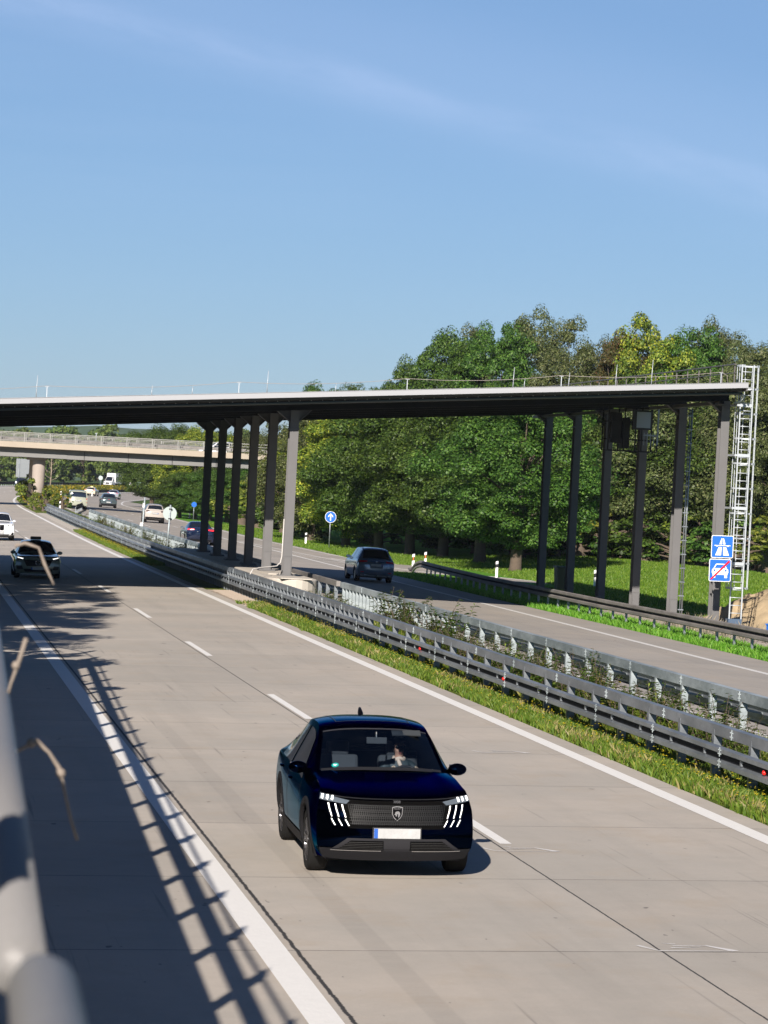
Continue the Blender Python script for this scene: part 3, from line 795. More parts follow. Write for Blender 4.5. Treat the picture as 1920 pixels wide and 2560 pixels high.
def simple_details(rt, sh, tails=None, heads=None, plate_y=None, front=False, apron=M_CLAD, tailz=None):
    sp = sh.strip; n = sh.n
    if tails:
        for sg in (1, -1):
            quad_patch(sh, sp, [(u, v*sg) for u, v in tails], .008, 3, 6).build('tail_light', M_TAIL, rt)
    if heads:
        for sg in (1, -1):
            h = quad_patch(sh, sp, [(u, v*sg) for u, v in heads], .008, 3, 6).build('headlight', M_HEAD, rt)
    if apron:
        if front: quad_patch(sh, sp, [(.05, -1), (.9, -.97), (.9, .97), (.05, 1)], .008, 3, 12).build('front_apron', apron, rt)
        else: quad_patch(sh, sp, [(n-1.9, -.97), (n-1.05, -1), (n-1.05, 1), (n-1.9, .97)], .008, 3, 12).build('rear_apron', apron, rt)

SEDAN = dict(L=4.95, W=1.91, H=1.48, hood=.80, cowl=.98, w0=-.95, w1=-.10, r1=.35, r2=.85, b0=1.15, b1=1.78, zb1=1.09, deck=dict(bz0=1.37, zt=1.04), tail=(2.1, 1.10), rail=.62, belt=(.82, .98), sill=.22)
ESED = dict(SEDAN, L=4.95, H=1.52, hood=.86, cowl=1.03, w0=-1.15, w1=-.30, b0=1.25, b1=1.95, zb1=1.08, tail=(2.2, 1.07))
SUVX = dict(L=4.72, W=1.90, H=1.67, hood=1.0, cowl=1.16, w0=-.85, w1=-.25, r1=.2, r2=1.15, b0=1.68, b1=2.1, zb1=1.16, deck=dict(bz0=1.56, zt=1.0), rail=.66, belt=(.96, 1.08), sill=.30)
CSUV = dict(L=4.16, W=1.79, H=1.63, hood=.96, cowl=1.12, w0=-.80, w1=-.25, r1=.15, r2=1.0, b0=1.48, b1=1.86, zb1=1.16, deck=dict(bz0=1.52, zt=1.02), rail=.68, belt=(.95, 1.06), sill=.30)
MPV = dict(L=4.56, W=1.80, H=1.62, hood=.90, cowl=1.10, w0=-1.10, w1=-.25, r1=.2, r2=1.1, b0=1.62, b1=2.02, zb1=1.10, deck=dict(bz0=1.53, zt=.98), rail=.66, belt=(.90, 1.04), sill=.26)
VAN = dict(L=4.9, W=1.93, H=1.92, hood=1.06, cowl=1.24, w0=-1.45, w1=-.75, r1=-.2, r2=1.6, b0=2.20, b1=2.34, zb1=1.20, deck=dict(bz0=1.78, zt=1.02), rail=.80, belt=(1.02, 1.14), sill=.26)
JEEP = dict(L=4.3, W=1.88, H=1.82, hood=1.08, cowl=1.20, w0=-.60, w1=-.40, r1=.0, r2=1.4, b0=1.98, b1=2.05, zb1=1.15, deck=dict(bz0=1.70, zt=1.05), rail=.82, belt=(1.05, 1.12), sill=.42)

def car_at(u, y): return (medx(y)+u, y, zu(u, y))
def heading(y):  return -math.atan(.0005*max(0, y-270))       # bend of the road at this distance

def build_traffic():
    # grey-green saloon taxi in the shade of the canopy
    pt = P('grey_green_paint', (.20, .235, .195), .25, metal=.2, coat=1.0)
    rt, sh = base_car('saloon_car', 'grey-green saloon with a dark roof sign and lit headlights in the canopy shadow', ESED, pt, (5.42, 121.3, gz(5.42, 121.3)), 0, -1.55, 1.50, .35, M_RIMD, cut=False)
    sp = sh.strip
    quad_patch(sh, sp, [(1.9, -.50), (3.35, -.66), (3.35, .66), (1.9, .50)], .006, 4, 12).build('grille', M_GLOSSB, rt)
    c = sp(2.7, 0); m = MB(); m.smooth = True
    m.tube([(math.cos(2*pi*k/24)*.10, c.y-.012, c.z+math.sin(2*pi*k/24)*.10) for k in range(25)], .008, 6, False)
    for k in range(3):
        a = pi/2+2*pi*k/3; m.tube([(0, c.y-.014, c.z), (math.cos(a)*.098, c.y-.014, c.z+math.sin(a)*.098)], .006, 5)
    m.build('star_badge', M_CHROME, rt)
    for sg in (1, -1):
        V = lambda cs: [(u, v*sg) for u, v in cs]
        h = quad_patch(sh, sp, V([(3.15, .68), (3.60, .66), (3.78, .99), (3.35, .99)]), .008, 4, 6).build('headlight', M_HEAD, rt)
        quad_patch(sh, sp, V([(3.42, .70), (3.60, .68), (3.76, .96), (3.62, .96)]), .014, 2, 6).build('light_strip', M_LAMP, h)
        quad_patch(sh, sp, V([(1.1, .66), (2.0, .72), (1.95, .95), (1.1, .93)]), .006, 3, 4).build('side_intake', M_BLACK, rt)
    quad_patch(sh, sp, [(.5, -.6), (1.25, -.66), (1.25, .66), (.5, .6)], .006, 2, 10).build('lower_intake', M_BLACK, rt)
    plate(rt, sp(1.6, 0).y-.02, .42, True)
    r = sp(sh.W1+1.0, 0); m = MB(); m.box((0, r.y, r.z+.07), (.44, .12, .13)); m.build('roof_sign', M_BLACK, rt, bevel=.03)
    # white sport utility with twin oval grille
    wp = P('white_paint', (.72, .73, .74), .2, coat=1.0)
    rt, sh = base_car('sport_utility_car', 'white sport utility car with black twin grille at the left edge of the photo', SUVX, wp, (5.62, 178.3, gz(5.62, 178.3)), 0, -1.45, 1.42, .37, M_RIMD, clad=None)
    sp = sh.strip
    for sg in (1, -1):
        V = lambda cs: [(u, v*sg) for u, v in cs]
        quad_patch(sh, sp, V([(2.35, .03), (3.55, .03), (3.55, .34), (2.35, .30)]), .010, 4, 4).build('grille', M_GLOSSB, rt)
        h = quad_patch(sh, sp, V([(3.10, .62), (3.50, .58), (3.72, .96), (3.30, .97)]), .008, 3, 5).build('headlight', M_BLACK, rt)
        quad_patch(sh, sp, V([(3.30, .66), (3.44, .66), (3.52, .88), (3.40, .90)]), .014, 2, 3).build('light_strip', M_LAMP, h)
        quad_patch(sh, sp, V([(.6, .74), (1.9, .86), (1.8, .97), (.6, .95)]), .008, 3, 4).build('side_intake', M_GLOSSB, rt)
    quad_patch(sh, sp, [(.35, -.66), (1.3, -.70), (1.3, .70), (.35, .66)], .008, 2, 10).build('lower_intake', M_BLACK, rt)
    plate(rt, sp(1.7, 0).y-.02, .50, True)
    # grey people carrier going away, under the canopy
    gp = P('grey_blue_paint', (.13, .19, .28), .22, metal=.5, coat=1.0)
    wins = lambda sh: [(sh.W0+.92, sh.W1+1.2, sh.W0+.25, sh.W1+1.2), (sh.W1+1.3, sh.B0-.35, sh.W1+1.3, sh.B0-.35), (sh.B0-.25, sh.B0+.35, sh.B0-.25, sh.B0+.35)]
    s_ = Shell(**MPV)
    rt, sh = base_car('people_carrier', 'grey-blue people carrier driving away in the right carriageway beside the canopy columns', MPV, gp, (21.6, 136.0, zu(21.6-medx(136), 136)), pi, -1.42, 1.36, .325, M_RIM, wins=wins(s_))
    sp = sh.strip; n = sh.n
    for sg in (1, -1):
        V = lambda cs: [(u, v*sg) for u, v in cs]
        quad_patch(sh, sp, V([(n-5.15, .55), (n-5.0, .97), (n-4.4, .98), (n-4.6, .55)]), .010, 4, 4).build('tail_light', M_TAIL, rt)
        quad_patch(sh, sp, V([(n-2.6, .68), (n-2.6, .86), (n-2.42, .86), (n-2.42, .68)]), .010, 2, 2).build('reflector', M_TAIL, rt)
        e = MB(); e.smooth = True; e.tube([(sg*.55, 2.1, .33), (sg*.55, 2.30, .33)], .045, 10); e.build('exhaust_pipe', M_CHROME, rt)
        rr = MB(); rr.smooth = True; rr.tube([sh.strip(sh.W1+.4+k*.45, .93*sg)+Vector((0, 0, .03+.015*math.sin(k*pi/5))) for k in range(6)], .014, 6); rr.build('roof_rail', M_DARK, rt)
    quad_patch(sh, sp, [(n-4.1, -.40), (n-4.2, .40), (n-3.35, .34), (n-3.35, -.34)], .005, 3, 3).build('plate_recess', P('grey_recess', (.10, .12, .14), .4), rt)
    plate(rt, 2.30, .80, False)
    quad_patch(sh, sp, [(n-1.7, -.9), (n-1.2, -.9), (n-1.2, .9), (n-1.7, .9)], .008, 2, 10).build('rear_apron', P('silver_apron', (.3, .33, .36), .4), rt)
    tb = MB(); tb.tube([(0, 2.2, .30), (0, 2.36, .30), (0, 2.38, .37)], .02, 6); tb.build('tow_bar', M_BLACK, rt)
    c = sp(n-4.75, 0); b = MB(); b.smooth = True; b.sphere((0, c.y, c.z), (.04, .015, .04), 12, 6); b.build('round_badge', M_CHROME, rt)
    # dark blue saloon behind the columns
    bp = P('dark_blue_paint', (.006, .014, .045), .15, metal=.4, coat=1.0)
    rt, sh = base_car('saloon_car', 'dark blue saloon driving away behind the far columns of the canopy', SEDAN, bp, (18.6, 188.0, zu(18.6-medx(188), 188)), pi, -1.5, 1.48, .34, M_RIM)
    sp = sh.strip; n = sh.n
    for sg in (1, -1): quad_patch(sh, sp, [(n-4.75, .50*sg), (n-4.7, .97*sg), (n-4.2, .98*sg), (n-4.35, .52*sg)], .010, 4, 4).build('tail_light', P('lit_tail_light', (.7, .01, .02), .2, emit=(1, .05, .06), estr=.7), rt)
    plate(rt, 2.46, .80, False)
    quad_patch(sh, sp, [(n-1.9, -.8), (n-1.2, -.8), (n-1.2, .8), (n-1.9, .8)], .008, 2, 10).build('rear_apron', M_CLAD, rt)
    # beige small sport utility
    bg = P('beige_grey_paint', (.44, .40, .36), .25, coat=1.0)
    rt, sh = base_car('sport_utility_car', 'pale beige small sport utility car with black tail lamps seen from behind', CSUV, bg, (21.05, 252, zu(21.05-medx(252), 252)), pi+heading(252), -1.28, 1.30, .33, M_RIMD, clad=M_CLAD)
    sp = sh.strip; n = sh.n
    for sg in (1, -1): quad_patch(sh, sp, [(n-5.2, .60*sg), (n-5.1, .95*sg), (n-4.4, .97*sg), (n-4.4, .62*sg)], .010, 4, 4).build('tail_light', P('dark_tail_light', (.035, .008, .010), .15, coat=1), rt)
    plate(rt, 2.10, .82, False)
    quad_patch(sh, sp, [(n-2.7, -.97), (n-1.0, -1), (n-1.0, 1), (n-2.7, .97)], .010, 3, 12).build('rear_apron', M_CLAD, rt)
    quad_patch(sh, sp, [(n-1.75, -.62), (n-1.5, -.62), (n-1.5, .62), (n-1.75, .62)], .018, 1, 8).build('skid_plate', M_CHROME, rt)
    # dark green-grey coupe utility
    dg = P('slate_green_paint', (.085, .115, .125), .2, metal=.4, coat=1.0)
    rt, sh = base_car('sport_utility_car', 'slate grey coupe-backed sport utility car on the middle lane before the overpass shadow', SUVC, dg, (22.3, 328, zu(22.3-medx(328), 328)), pi+heading(328), -1.37, 1.36, .36, M_RIMD, clad=M_CLAD)
    sp = sh.strip; n = sh.n
    quad_patch(sh, sp, [(n-4.9, -.96), (n-4.9, .96), (n-4.6, .96), (n-4.6, -.96)], .010, 2, 12).build('tail_light_band', M_TAIL, rt)
    quad_patch(sh, sp, [(n-2.5, -.97), (n-1.0, -1), (n-1.0, 1), (n-2.5, .97)], .010, 3, 12).build('rear_apron', M_CLAD, rt)
    plate(rt, 2.27, .62, False)
    # pale green van
    vg = P('pale_green_grey_paint', (.34, .36, .29), .3, coat=.8)
    rt, sh = base_car('van', 'pale grey-green van with a wide dark rear window driving away', VAN, vg, (17.25, 299.5, zu(17.25-medx(299.5), 299.5)), pi+heading(299.5), -1.65, 1.45, .34, M_RIM)
    sp = sh.strip; n = sh.n
    for sg in (1, -1): quad_patch(sh, sp, [(sh.B1+.1, .90*sg), (sh.B1+.1, .99*sg), (n-3.4, .99*sg), (n-3.4, .90*sg)], .010, 4, 2).build('tail_light', M_TAIL, rt)
    plate(rt, 2.46, .86, False)
    quad_patch(sh, sp, [(n-1.8, -.97), (n-1.0, -1), (n-1.0, 1), (n-1.8, .97)], .010, 3, 12).build('rear_apron', M_CLAD, rt)
    rt['category'] = 'van'
    # silver saloon, beige taxi, dark estate: farther round the bend
    sv = P('silver_paint', (.46, .48, .52), .22, metal=.5, coat=1.0)
    y = 462; rt, sh = base_car('saloon_car', 'silver-white saloon with a blue-looking rear window just ahead of the slate car', SEDAN, sv, (32.3, y, zu(32.3-medx(y), y)), pi+heading(y)-.06, -1.5, 1.48, .34)
    simple_details(rt, sh, tails=[(sh.n-4.8, .55), (sh.n-4.7, .97), (sh.n-4.3, .97), (sh.n-4.4, .55)])
    tx = P('ivory_taxi_paint', (.62, .55, .42), .3, coat=.8)
    y = 487; rt, sh = base_car('saloon_car', 'ivory taxi saloon driving away in front of the far barrier', SEDAN, tx, (30.35, y, zu(30.35-medx(y), y)), pi+heading(y)-.10, -1.5, 1.48, .34)
    simple_details(rt, sh, tails=[(sh.n-4.8, .62), (sh.n-4.7, .97), (sh.n-4.2, .97), (sh.n-4.2, .62)])
    m = MB(); r = sh.strip(sh.W1+1.2, 0); m.box((0, r.y, r.z+.06), (.4, .14, .12)); m.build('roof_sign', P('taxi_sign', (.75, .68, .3), .5), rt)
    de = P('charcoal_paint', (.02, .022, .026), .2, coat=1.0)
    y = 633; rt, sh = base_car('sport_utility_car', 'charcoal car half hidden behind the round tree on the far bend', SUVX, de, (51.4, y, zu(51.4-medx(y), y)), pi+heading(y)-.1, -1.45, 1.42, .36)
    simple_details(rt, sh, tails=[(sh.n-5.1, .55), (sh.n-5.0, .97), (sh.n-4.4, .97), (sh.n-4.5, .55)])
    # dark blue off-roader coming towards us on the left
    jb = P('navy_paint', (.012, .020, .045), .2, coat=1.0)
    y = 517; rt, sh = base_car('off_road_car', 'navy off-road car with bright headlights coming round the bend beside the bridge pier', JEEP, jb, (19.85, y, zu(19.85-medx(y), y)), heading(y)-.05, -1.35, 1.35, .40, clad=M_CLAD)
    sp = sh.strip
    quad_patch(sh, sp, [(2.3, -.55), (3.6, -.55), (3.6, .55), (2.3, .55)], .008, 2, 8).build('grille', M_CLAD, rt)
    for sg in (1, -1):
        c = sp(3.0, .74*sg); m = MB(); m.smooth = True; m.sphere((c.x, c.y-.02, c.z), (.14, .05, .14), 12, 8); m.build('headlight', M_LAMP, rt)
    quad_patch(sh, sp, [(.8, -.9), (1.8, -.9), (1.8, .9), (.8, .9)], .03, 2, 10).build('bumper', M_BLACK, rt)
    # car crossing the overpass
    y = 301.5; wb = P('pearl_paint', (.66, .68, .72), .2, coat=1.0)
    rt, sh = base_car('sport_utility_car', 'white car crossing on the overpass behind the canopy columns', CSUV, wb, (28.9, y, 7.02), pi/2-.16, -1.28, 1.30, .33)
    rt.location = (31.7, 302.4, 6.80); rt.rotation_euler = (0, 0, pi/2-.16+pi)
    simple_details(rt, sh, tails=[(sh.n-5.2, .6), (sh.n-5.1, .95), (sh.n-4.4, .97), (sh.n-4.4, .62)])
    # box truck
    y = 655; loc = (44.6, y, zu(44.6-medx(y), y)+.55)
    rt = thing('box_truck', 'white box truck coming towards us behind the flowering median strip', 'truck', loc, heading(y)-.26)
    tw_ = P('truck_white', (.78, .79, .80), .35)
    m = MB(); m.b2((-1.05, 1.1, .75), (1.05, 5.2, 3.05)); m.build('cargo_box', tw_, rt, bevel=.04)
    m = MB(); m.add([(-.95, -1.0, .45), (.95, -1.0, .45), (.98, 1.1, .45), (-.98, 1.1, .45), (-.95, -1.05, 1.05), (.95, -1.05, 1.05), (-.92, -.35, 1.25), (.92, -.35, 1.25), (-.80, .30, 2.25), (.80, .30, 2.25), (-.82, 1.1, 2.35), (.82, 1.1, 2.35)],
          [(0, 1, 5, 4), (4, 5, 7, 6), (6, 7, 9, 8), (8, 9, 11, 10), (0, 4, 6, 8, 10, 3), (1, 2, 11, 9, 7, 5), (0, 3, 2, 1), (3, 10, 11, 2)])
    cab = m.build('cab', tw_, rt, bevel=.05)
    m = MB(); m.add([(-.80, -.345, 1.30), (.80, -.345, 1.30), (.70, .245, 2.18), (-.70, .245, 2.18)], [(0, 1, 2, 3)]); w = m.build('windscreen', M_GLASS, rt); w.location = (0, -.03, .02)
    m = MB(); m.b2((-.45, -1.09, .62), (.45, -1.07, .95)); m.build('grille', M_CLAD, rt)
    for sg in (1, -1):
        m = MB(); m.b2((sg*.58, -1.08, .80), (sg*.88, -1.05, 1.0)); m.build('headlight', M_HEAD, rt)
        m = MB(); m.b2((sg*1.02, -.42, 1.25), (sg*1.2, -.36, 1.65)); m.build('wing_mirror', M_BLACK, rt)
        for yy in (-.15, 4.0): wheel(rt, sg*.98, yy, .36, .24, M_RIM, 'far')
    m = MB(); m.b2((-.5, -.8, .35), (.5, 5.0, .74)); m.build('chassis', M_CLAD, rt)

def driver(car, sh):
    """Person at the wheel: dark jacket, pale scarf, sunglasses."""
    o = thing_person = bpy.data.objects.new('person', None)
    bpy.data.objects.remove(o)
    me = bpy.data.meshes.new('person'); V = []; Ed = []; Rr = []
    def a(p, r, par=None):
        V.append(p); Rr.append(r)
        if par is not None: Ed.append((par, len(V)-1))
        return len(V)-1
    pel = a((0, .10, .58), (.17, .13)); be = a((0, .12, .75), (.155, .11), pel); ch = a((0, .14, .93), (.17, .12), be); sh_ = a((0, .15, 1.05), (.13, .085), ch)
    nk = a((0, .13, 1.12), (.052, .052), sh_); j = a((0, .105, 1.185), (.060, .066), nk); ck = a((0, .115, 1.235), (.074, .086), j); tp = a((0, .12, 1.29), (.078, .090), ck); cr_ = a((0, .125, 1.335), (.056, .066), tp)
    a((0, .018, 1.222), (.011, .016), ck)
    for sg in (1, -1):
        s0 = a((sg*.17, .15, 1.03), (.062, .062), sh_); el = a((sg*.26, .02, .82), (.045, .045), s0); wr = a((sg*.17, -.24, .98), (.030, .028), el)
        pm = a((sg*.155, -.33, 1.03), (.038, .022), wr)
        for k in range(4): 
            b0 = a((sg*(.165-.012*k), -.385+.006*k, 1.045+.018*(k-1.5)), (.011, .011), pm); a((sg*(.145-.008*k), -.415, 1.035+.016*(k-1.5)), (.009, .009), b0)
        t0 = a((sg*.12, -.345, 1.045), (.012, .012), pm); a((sg*.115, -.38, 1.05), (.010, .010), t0)
        kn = a((sg*.14, -.30, .66), (.075, .075), pel); a((sg*.13, -.52, .45), (.05, .05), kn)
    me.from_pydata(V, Ed, []); ob = bpy.data.objects.new('person', me); COL.objects.link(ob)
    sk = ob.modifiers.new('skin', 'SKIN'); sk.use_smooth_shade = True
    for i, r in enumerate(Rr): me.skin_vertices[0].data[i].radius = r
    me.skin_vertices[0].data[pel].use_root = True
    s2 = ob.modifiers.new('sub', 'SUBSURF'); s2.levels = 2; s2.render_levels = 2
    # skin and clothing by height in one material
    m, nt, b = new_mat('skin_and_jacket'); g = NG(nt); tc = g.n('ShaderNodeTexCoord').outputs['Object']; sx = g.n('ShaderNodeSeparateXYZ'); nt.links.new(tc, sx.inputs[0])
    f1 = g.ramp(sx.outputs[2], 1.115, 1.118); f2 = g.m('LESS_THAN', sx.outputs[1], -.25)
    col = g.mix(f1, (.030, .045, .05, 1), (.50, .28, .20, 1)); f2 = g.m('MULTIPLY', f2, g.m('GREATER_THAN', sx.outputs[2], .9)); col = g.mix(f2, col, (.55, .42, .30, 1))
    nt.links.new(col, b.inputs['Base Color']); b.inputs['Roughness'].default_value = .6
    me.materials.append(m)
    ob.matrix_world = car.matrix_world if False else Matrix.Identity(4)
    R = car.rotation_euler.to_matrix().to_4x4(); T = Matrix.Translation(car.location) @ R @ Matrix.Translation((.36, .06, .02))
    ob.matrix_world = T
    tag(ob, 'driver with dark sunglasses and pale scarf at the wheel of the blue-black crossover', 'person')
    def kid(mb, n, mt):
        c = mb.build(n, mt, ob); return c
    s = MB(); s.smooth = True; s.sphere((-.032, .022, 1.262), (.030, .012, .021), 12, 8); s.sphere((.032, .022, 1.262), (.030, .012, .021), 12, 8); s.smooth = False
    s.beam((-.06, .025, 1.268), (.06, .025, 1.268), .008, .008); s.beam((-.068, .03, 1.268), (-.078, .12, 1.268), .008, .012); s.beam((.068, .03, 1.268), (.078, .12, 1.268), .008, .012)
    kid(s, 'sunglasses', M_GLOSSB)
    h = MB(); h.smooth = True; h.sphere((0, .145, 1.315), (.086, .098, .062), 16, 10); h.sphere((0, .185, 1.25), (.078, .055, .09), 14, 8); kid(h, 'hair', P('dark_hair', (.03, .02, .015), .7))
    sc = MB(); sc.smooth = True; sc.tube([(.062*math.cos(t), .125+.062*math.sin(t), 1.115+.012*math.sin(3*t)) for t in [2*pi*k/16 for k in range(17)]], .022, 8, False); sc.tube([(-.02, .06, 1.11), (.0, .04, 1.06), (.03, .03, 1.0)], [.022, .026, .018], 8)
    kid(sc, 'scarf', P('pale_scarf', (.62, .48, .38), .9))
    mo = MB(); mo.smooth = True; mo.sphere((0, .036, 1.187), (.022, .006, .006), 10, 6); kid(mo, 'lips', P('lips', (.42, .13, .12), .5))

HERO, HSH = hero()
driver(HERO, HSH)
build_traffic()
# ------------------------------------------------------------------ the steel canopy over both carriageways
ZT = lambda x: 6.61+.0778*x                       # top of the roof edge
YF, YB = 101.0, 137.0
XL, XR = -4.2, 29.36
COLY = [103.3+5.9*i for i in range(6)]
def canopy():
    rt = thing('motorway_canopy', 'long dark steel canopy with a white front edge standing over both carriageways', 'canopy', (0, 0, 0))
    def sl(x0, x1, y0, y1, dz0, dz1, mb):         # slab following the cross slope
        vs = [(x, y, ZT(x)+d) for x in (x0, x1) for y in (y0, y1) for d in (dz0, dz1)]
        return mb.add(vs, [(0, 1, 3, 2), (4, 6, 7, 5), (0, 4, 5, 1), (2, 3, 7, 6), (0, 2, 6, 4), (1, 5, 7, 3)])
    m = MB(); sl(XL, XR, YF-.04, YF, -.185, 0, m); sl(XL, XR, YF-.06, YF+.12, 0, .012, m)
    m.build('front_fascia', P('white_aluminium_edge', (.34, .35, .37), .5, metal=.0), rt)
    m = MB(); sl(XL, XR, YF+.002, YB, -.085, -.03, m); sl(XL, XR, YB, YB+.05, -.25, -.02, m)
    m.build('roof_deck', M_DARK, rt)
    m = MB(); sl(XR-.05, XR, YF, YB, -.30, -.0, m); m.build('side_fascia', M_STEEL, rt)
    pv = MB()                                     # panels on top
    for i in range(12):
        for j in range(20):
            x0 = XL+.1+i*2.785; y0 = YF+.3+j*1.77; sl(x0, x0+2.70, y0, y0+1.70, -.029, .004, pv)
    pv.build('solar_panel', P('solar_glass', (.006, .008, .018), .08, coat=1.0), rt)
    m = MB()
    for k in range(22): y = YF+.35+k*1.66; sl(XL, XR, y, y+.08, -.26, -.086, m)
    m.build('purlins', P('grey_purlin', (.075, .073, .072), .5, noise=.3, nscale=2), rt)
    m = MB()                                      # rows of bright bolts and clips on the underside
    for k in range(1, 21, 2):
        y = YF+.32+k*1.66
        for i in range(83):
            x = XL+.2+i*.40
            m.box((x, y, ZT(x)-.265), (.035, .03, .02))
    m.build('bolts', P('zinc_bolt', (.5, .5, .5), .4, metal=.8), rt)
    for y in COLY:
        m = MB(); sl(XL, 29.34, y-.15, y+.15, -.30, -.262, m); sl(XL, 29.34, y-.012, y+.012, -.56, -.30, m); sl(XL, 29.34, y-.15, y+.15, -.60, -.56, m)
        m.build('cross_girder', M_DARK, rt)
    m = MB(); m.smooth = True
    m.tube([(x, YF+.42, ZT(x)-.36) for x in np.linspace(XL, 29.05, 40)]+[(29.25, YF+.42, ZT(29.25)-.38), (29.36, YF+.42, ZT(29.3)-.50), (29.25, YF+.42, ZT(29.2)-.66), (29.05, YF+.6, ZT(29.0)-.72)], .055, 8)
    m.build('cable_conduit', P('greenish_conduit', (.035, .05, .048), .35), rt)
    # three rows of columns
    def column(x, y, zb, row):
        zt = ZT(x)-.60
        c = MB(); w, d = .31, .46
        c.b2((x-w/2, y-d/2, zb), (x+w/2, y-d/2+.028, zt)); c.b2((x-w/2, y+d/2-.028, zb), (x+w/2, y+d/2, zt))
        c.b2((x-.012+.10, y-d/2+.028, zb), (x+.012+.10, y+d/2-.028, zt)); 
        c.b2((x-w/2-.012, y-d/2-.012, zb+.70), (x+w/2+.012, y-d/2, zb+.735))
        c.b2((x-w/2+.03, y-d/2-.03, zb), (x+w/2-.03, y-d/2-.001, zb+.66))
        c.b2((x-w/2-.02, y-d/2-.02, zt-.70), (x+w/2+.02, y+d/2+.02, zt-.62))
        o = c.build('column', M_STEEL, rt)
        b = MB(); b.b2((x-.30, y-.36, zb-.02), (x+.30, y+.36, zb+.03))
        for a in (-.24, .24):
            for e in (-.30, .30): b.tube([(x+a, y+e, zb), (x+a, y+e, zb+.09)], .018, 6)
        b.build('base_plate', M_STEEL, o)
        for sg in (-1, 1):                        # triangular haunch plates
            h = MB(); e = x+sg*w/2
            if row == 'R' and sg > 0: continue
            h.prism([(e, zt-.42), (e+sg*.46, zt+sg*.035-.02), (e, zt-.0)], y-.16, y+.16) if False else None
            h.prism([(e, zt-.40), (e+sg*.44, ZT(e+sg*.44)-.601), (e, ZT(e)-.601)], y-.02, y+.02)
            h.beam((e, y, zt-.40), (e+sg*.44, y, ZT(e+sg*.44)-.61), .30, .022)
            h.build('haunch', M_STEEL, o)
    for y in COLY:
        column(13.46, y, 1.18, 'M'); column(29.18, y, .10, 'R'); column(-2.35, y, 2.9, 'L')
    # cable tray along the tops of the right row, drop pipe with clips on the second column
    m = MB(); m.b2((28.80, 102.6, 8.12), (28.97, 134.6, 8.15)); m.b2((28.79, 102.6, 8.12), (28.80, 134.6, 8.24)); m.b2((28.97, 102.6, 8.12), (28.98, 134.6, 8.24))
    for y in COLY: m.beam((28.7, y-.3, 8.10), (29.2, y-.3, 8.10), .04, .03)
    m.build('cable_tray', P('tray_steel', (.10, .095, .09), .5), rt)
    m = MB(); m.smooth = True; m.tube([(29.42, 108.9, .1), (29.42, 108.9, 8.1)], .022, 8); m.tube([(29.50, 108.9, .1), (29.50, 108.9, 8.1)], .034, 8); m.smooth = False
    for k in range(15): m.b2((29.34, 108.85, .4+k*.53), (29.55, 108.95, .44+k*.53))
    m.build('drain_pipe', M_GALV, rt)
    m = MB(); m.smooth = True
    m.tube([(13.25, 103.0, 3.2), (13.24, 103.0, 1.9), (13.2, 103.0, 1.65), (13.05, 102.9, 1.52), (12.4, 102.2, 1.46), (12.1, 101.9, 1.4), (12.0, 101.8, 1.22)], .022, 8); m.build('flexible_hose', P('pale_hose', (.5, .48, .45), .5), rt)
    for y, x in ((109.2, 13.28), (121.0, 13.2)):
        pass
    # railing along the right edge of the roof
    m = MB(); n = 22
    for k in range(n+1):
        y = YF+.4+k*(YB-YF-.8)/n; m.b2((28.93, y-.02, ZT(28.95)+.0), (28.97, y+.02, ZT(28.95)+.66))
    m.b2((28.91, YF+.3, ZT(28.95)+.66), (28.99, YB-.3, ZT(28.95)+.70)); m.b2((28.93, YF+.3, ZT(28.95)+.36), (28.97, YB-.3, ZT(28.95)+.39))
    m.build('roof_railing', P('rail_brown_grey', (.11, .10, .095), .5), rt)
    # lanyard line on stanchions along the front edge
    px = [XL, 4.6, 11.2, 17.1, 22.6, 28.4]
    m = MB()
    for x in px: m.b2((x-.014, YF+.17, ZT(x)), (x+.014, YF+.20, ZT(x)+.37)); m.b2((x-.07, YF+.16, ZT(x)+.365), (x+.07, YF+.21, ZT(x)+.38))
    m.build('lanyard_post', M_GALVW, rt)
    m = MB(); m.smooth = True; pts = []
    for a, b in zip(px, px[1:]):
        for k in range(8): t = k/8; x = a+(b-a)*t; pts.append((x, YF+.18, ZT(x)+.40-.12*4*t*(1-t)))
    pts += [(28.4, YF+.18, ZT(28.4)+.40), (28.62, YF+.18, ZT(28.6)+.28), (28.66, YF+.18, ZT(28.6)+.0)]
    m.tube(pts, .009, 6); m.build('lanyard_rope', P('pale_rope', (.30, .27, .25), .8), rt)
    for x, h in ((4.25, .78), (9.6, .30), (12.2, .78), (14.6, .3), (20.9, .72), (21.3, .32), (22.9, .5), (24.6, .75), (25.9, .9), (8.2, .35)):
        m = MB(); m.smooth = True; m.tube([(x, YF+.30, ZT(x)), (x, YF+.30, ZT(x)+h*.35), (x+.02, YF+.30, ZT(x)+h)], [.020, .014, .009], 6)
        m.build('lightning_rod', M_GALVW, rt)
canopy()

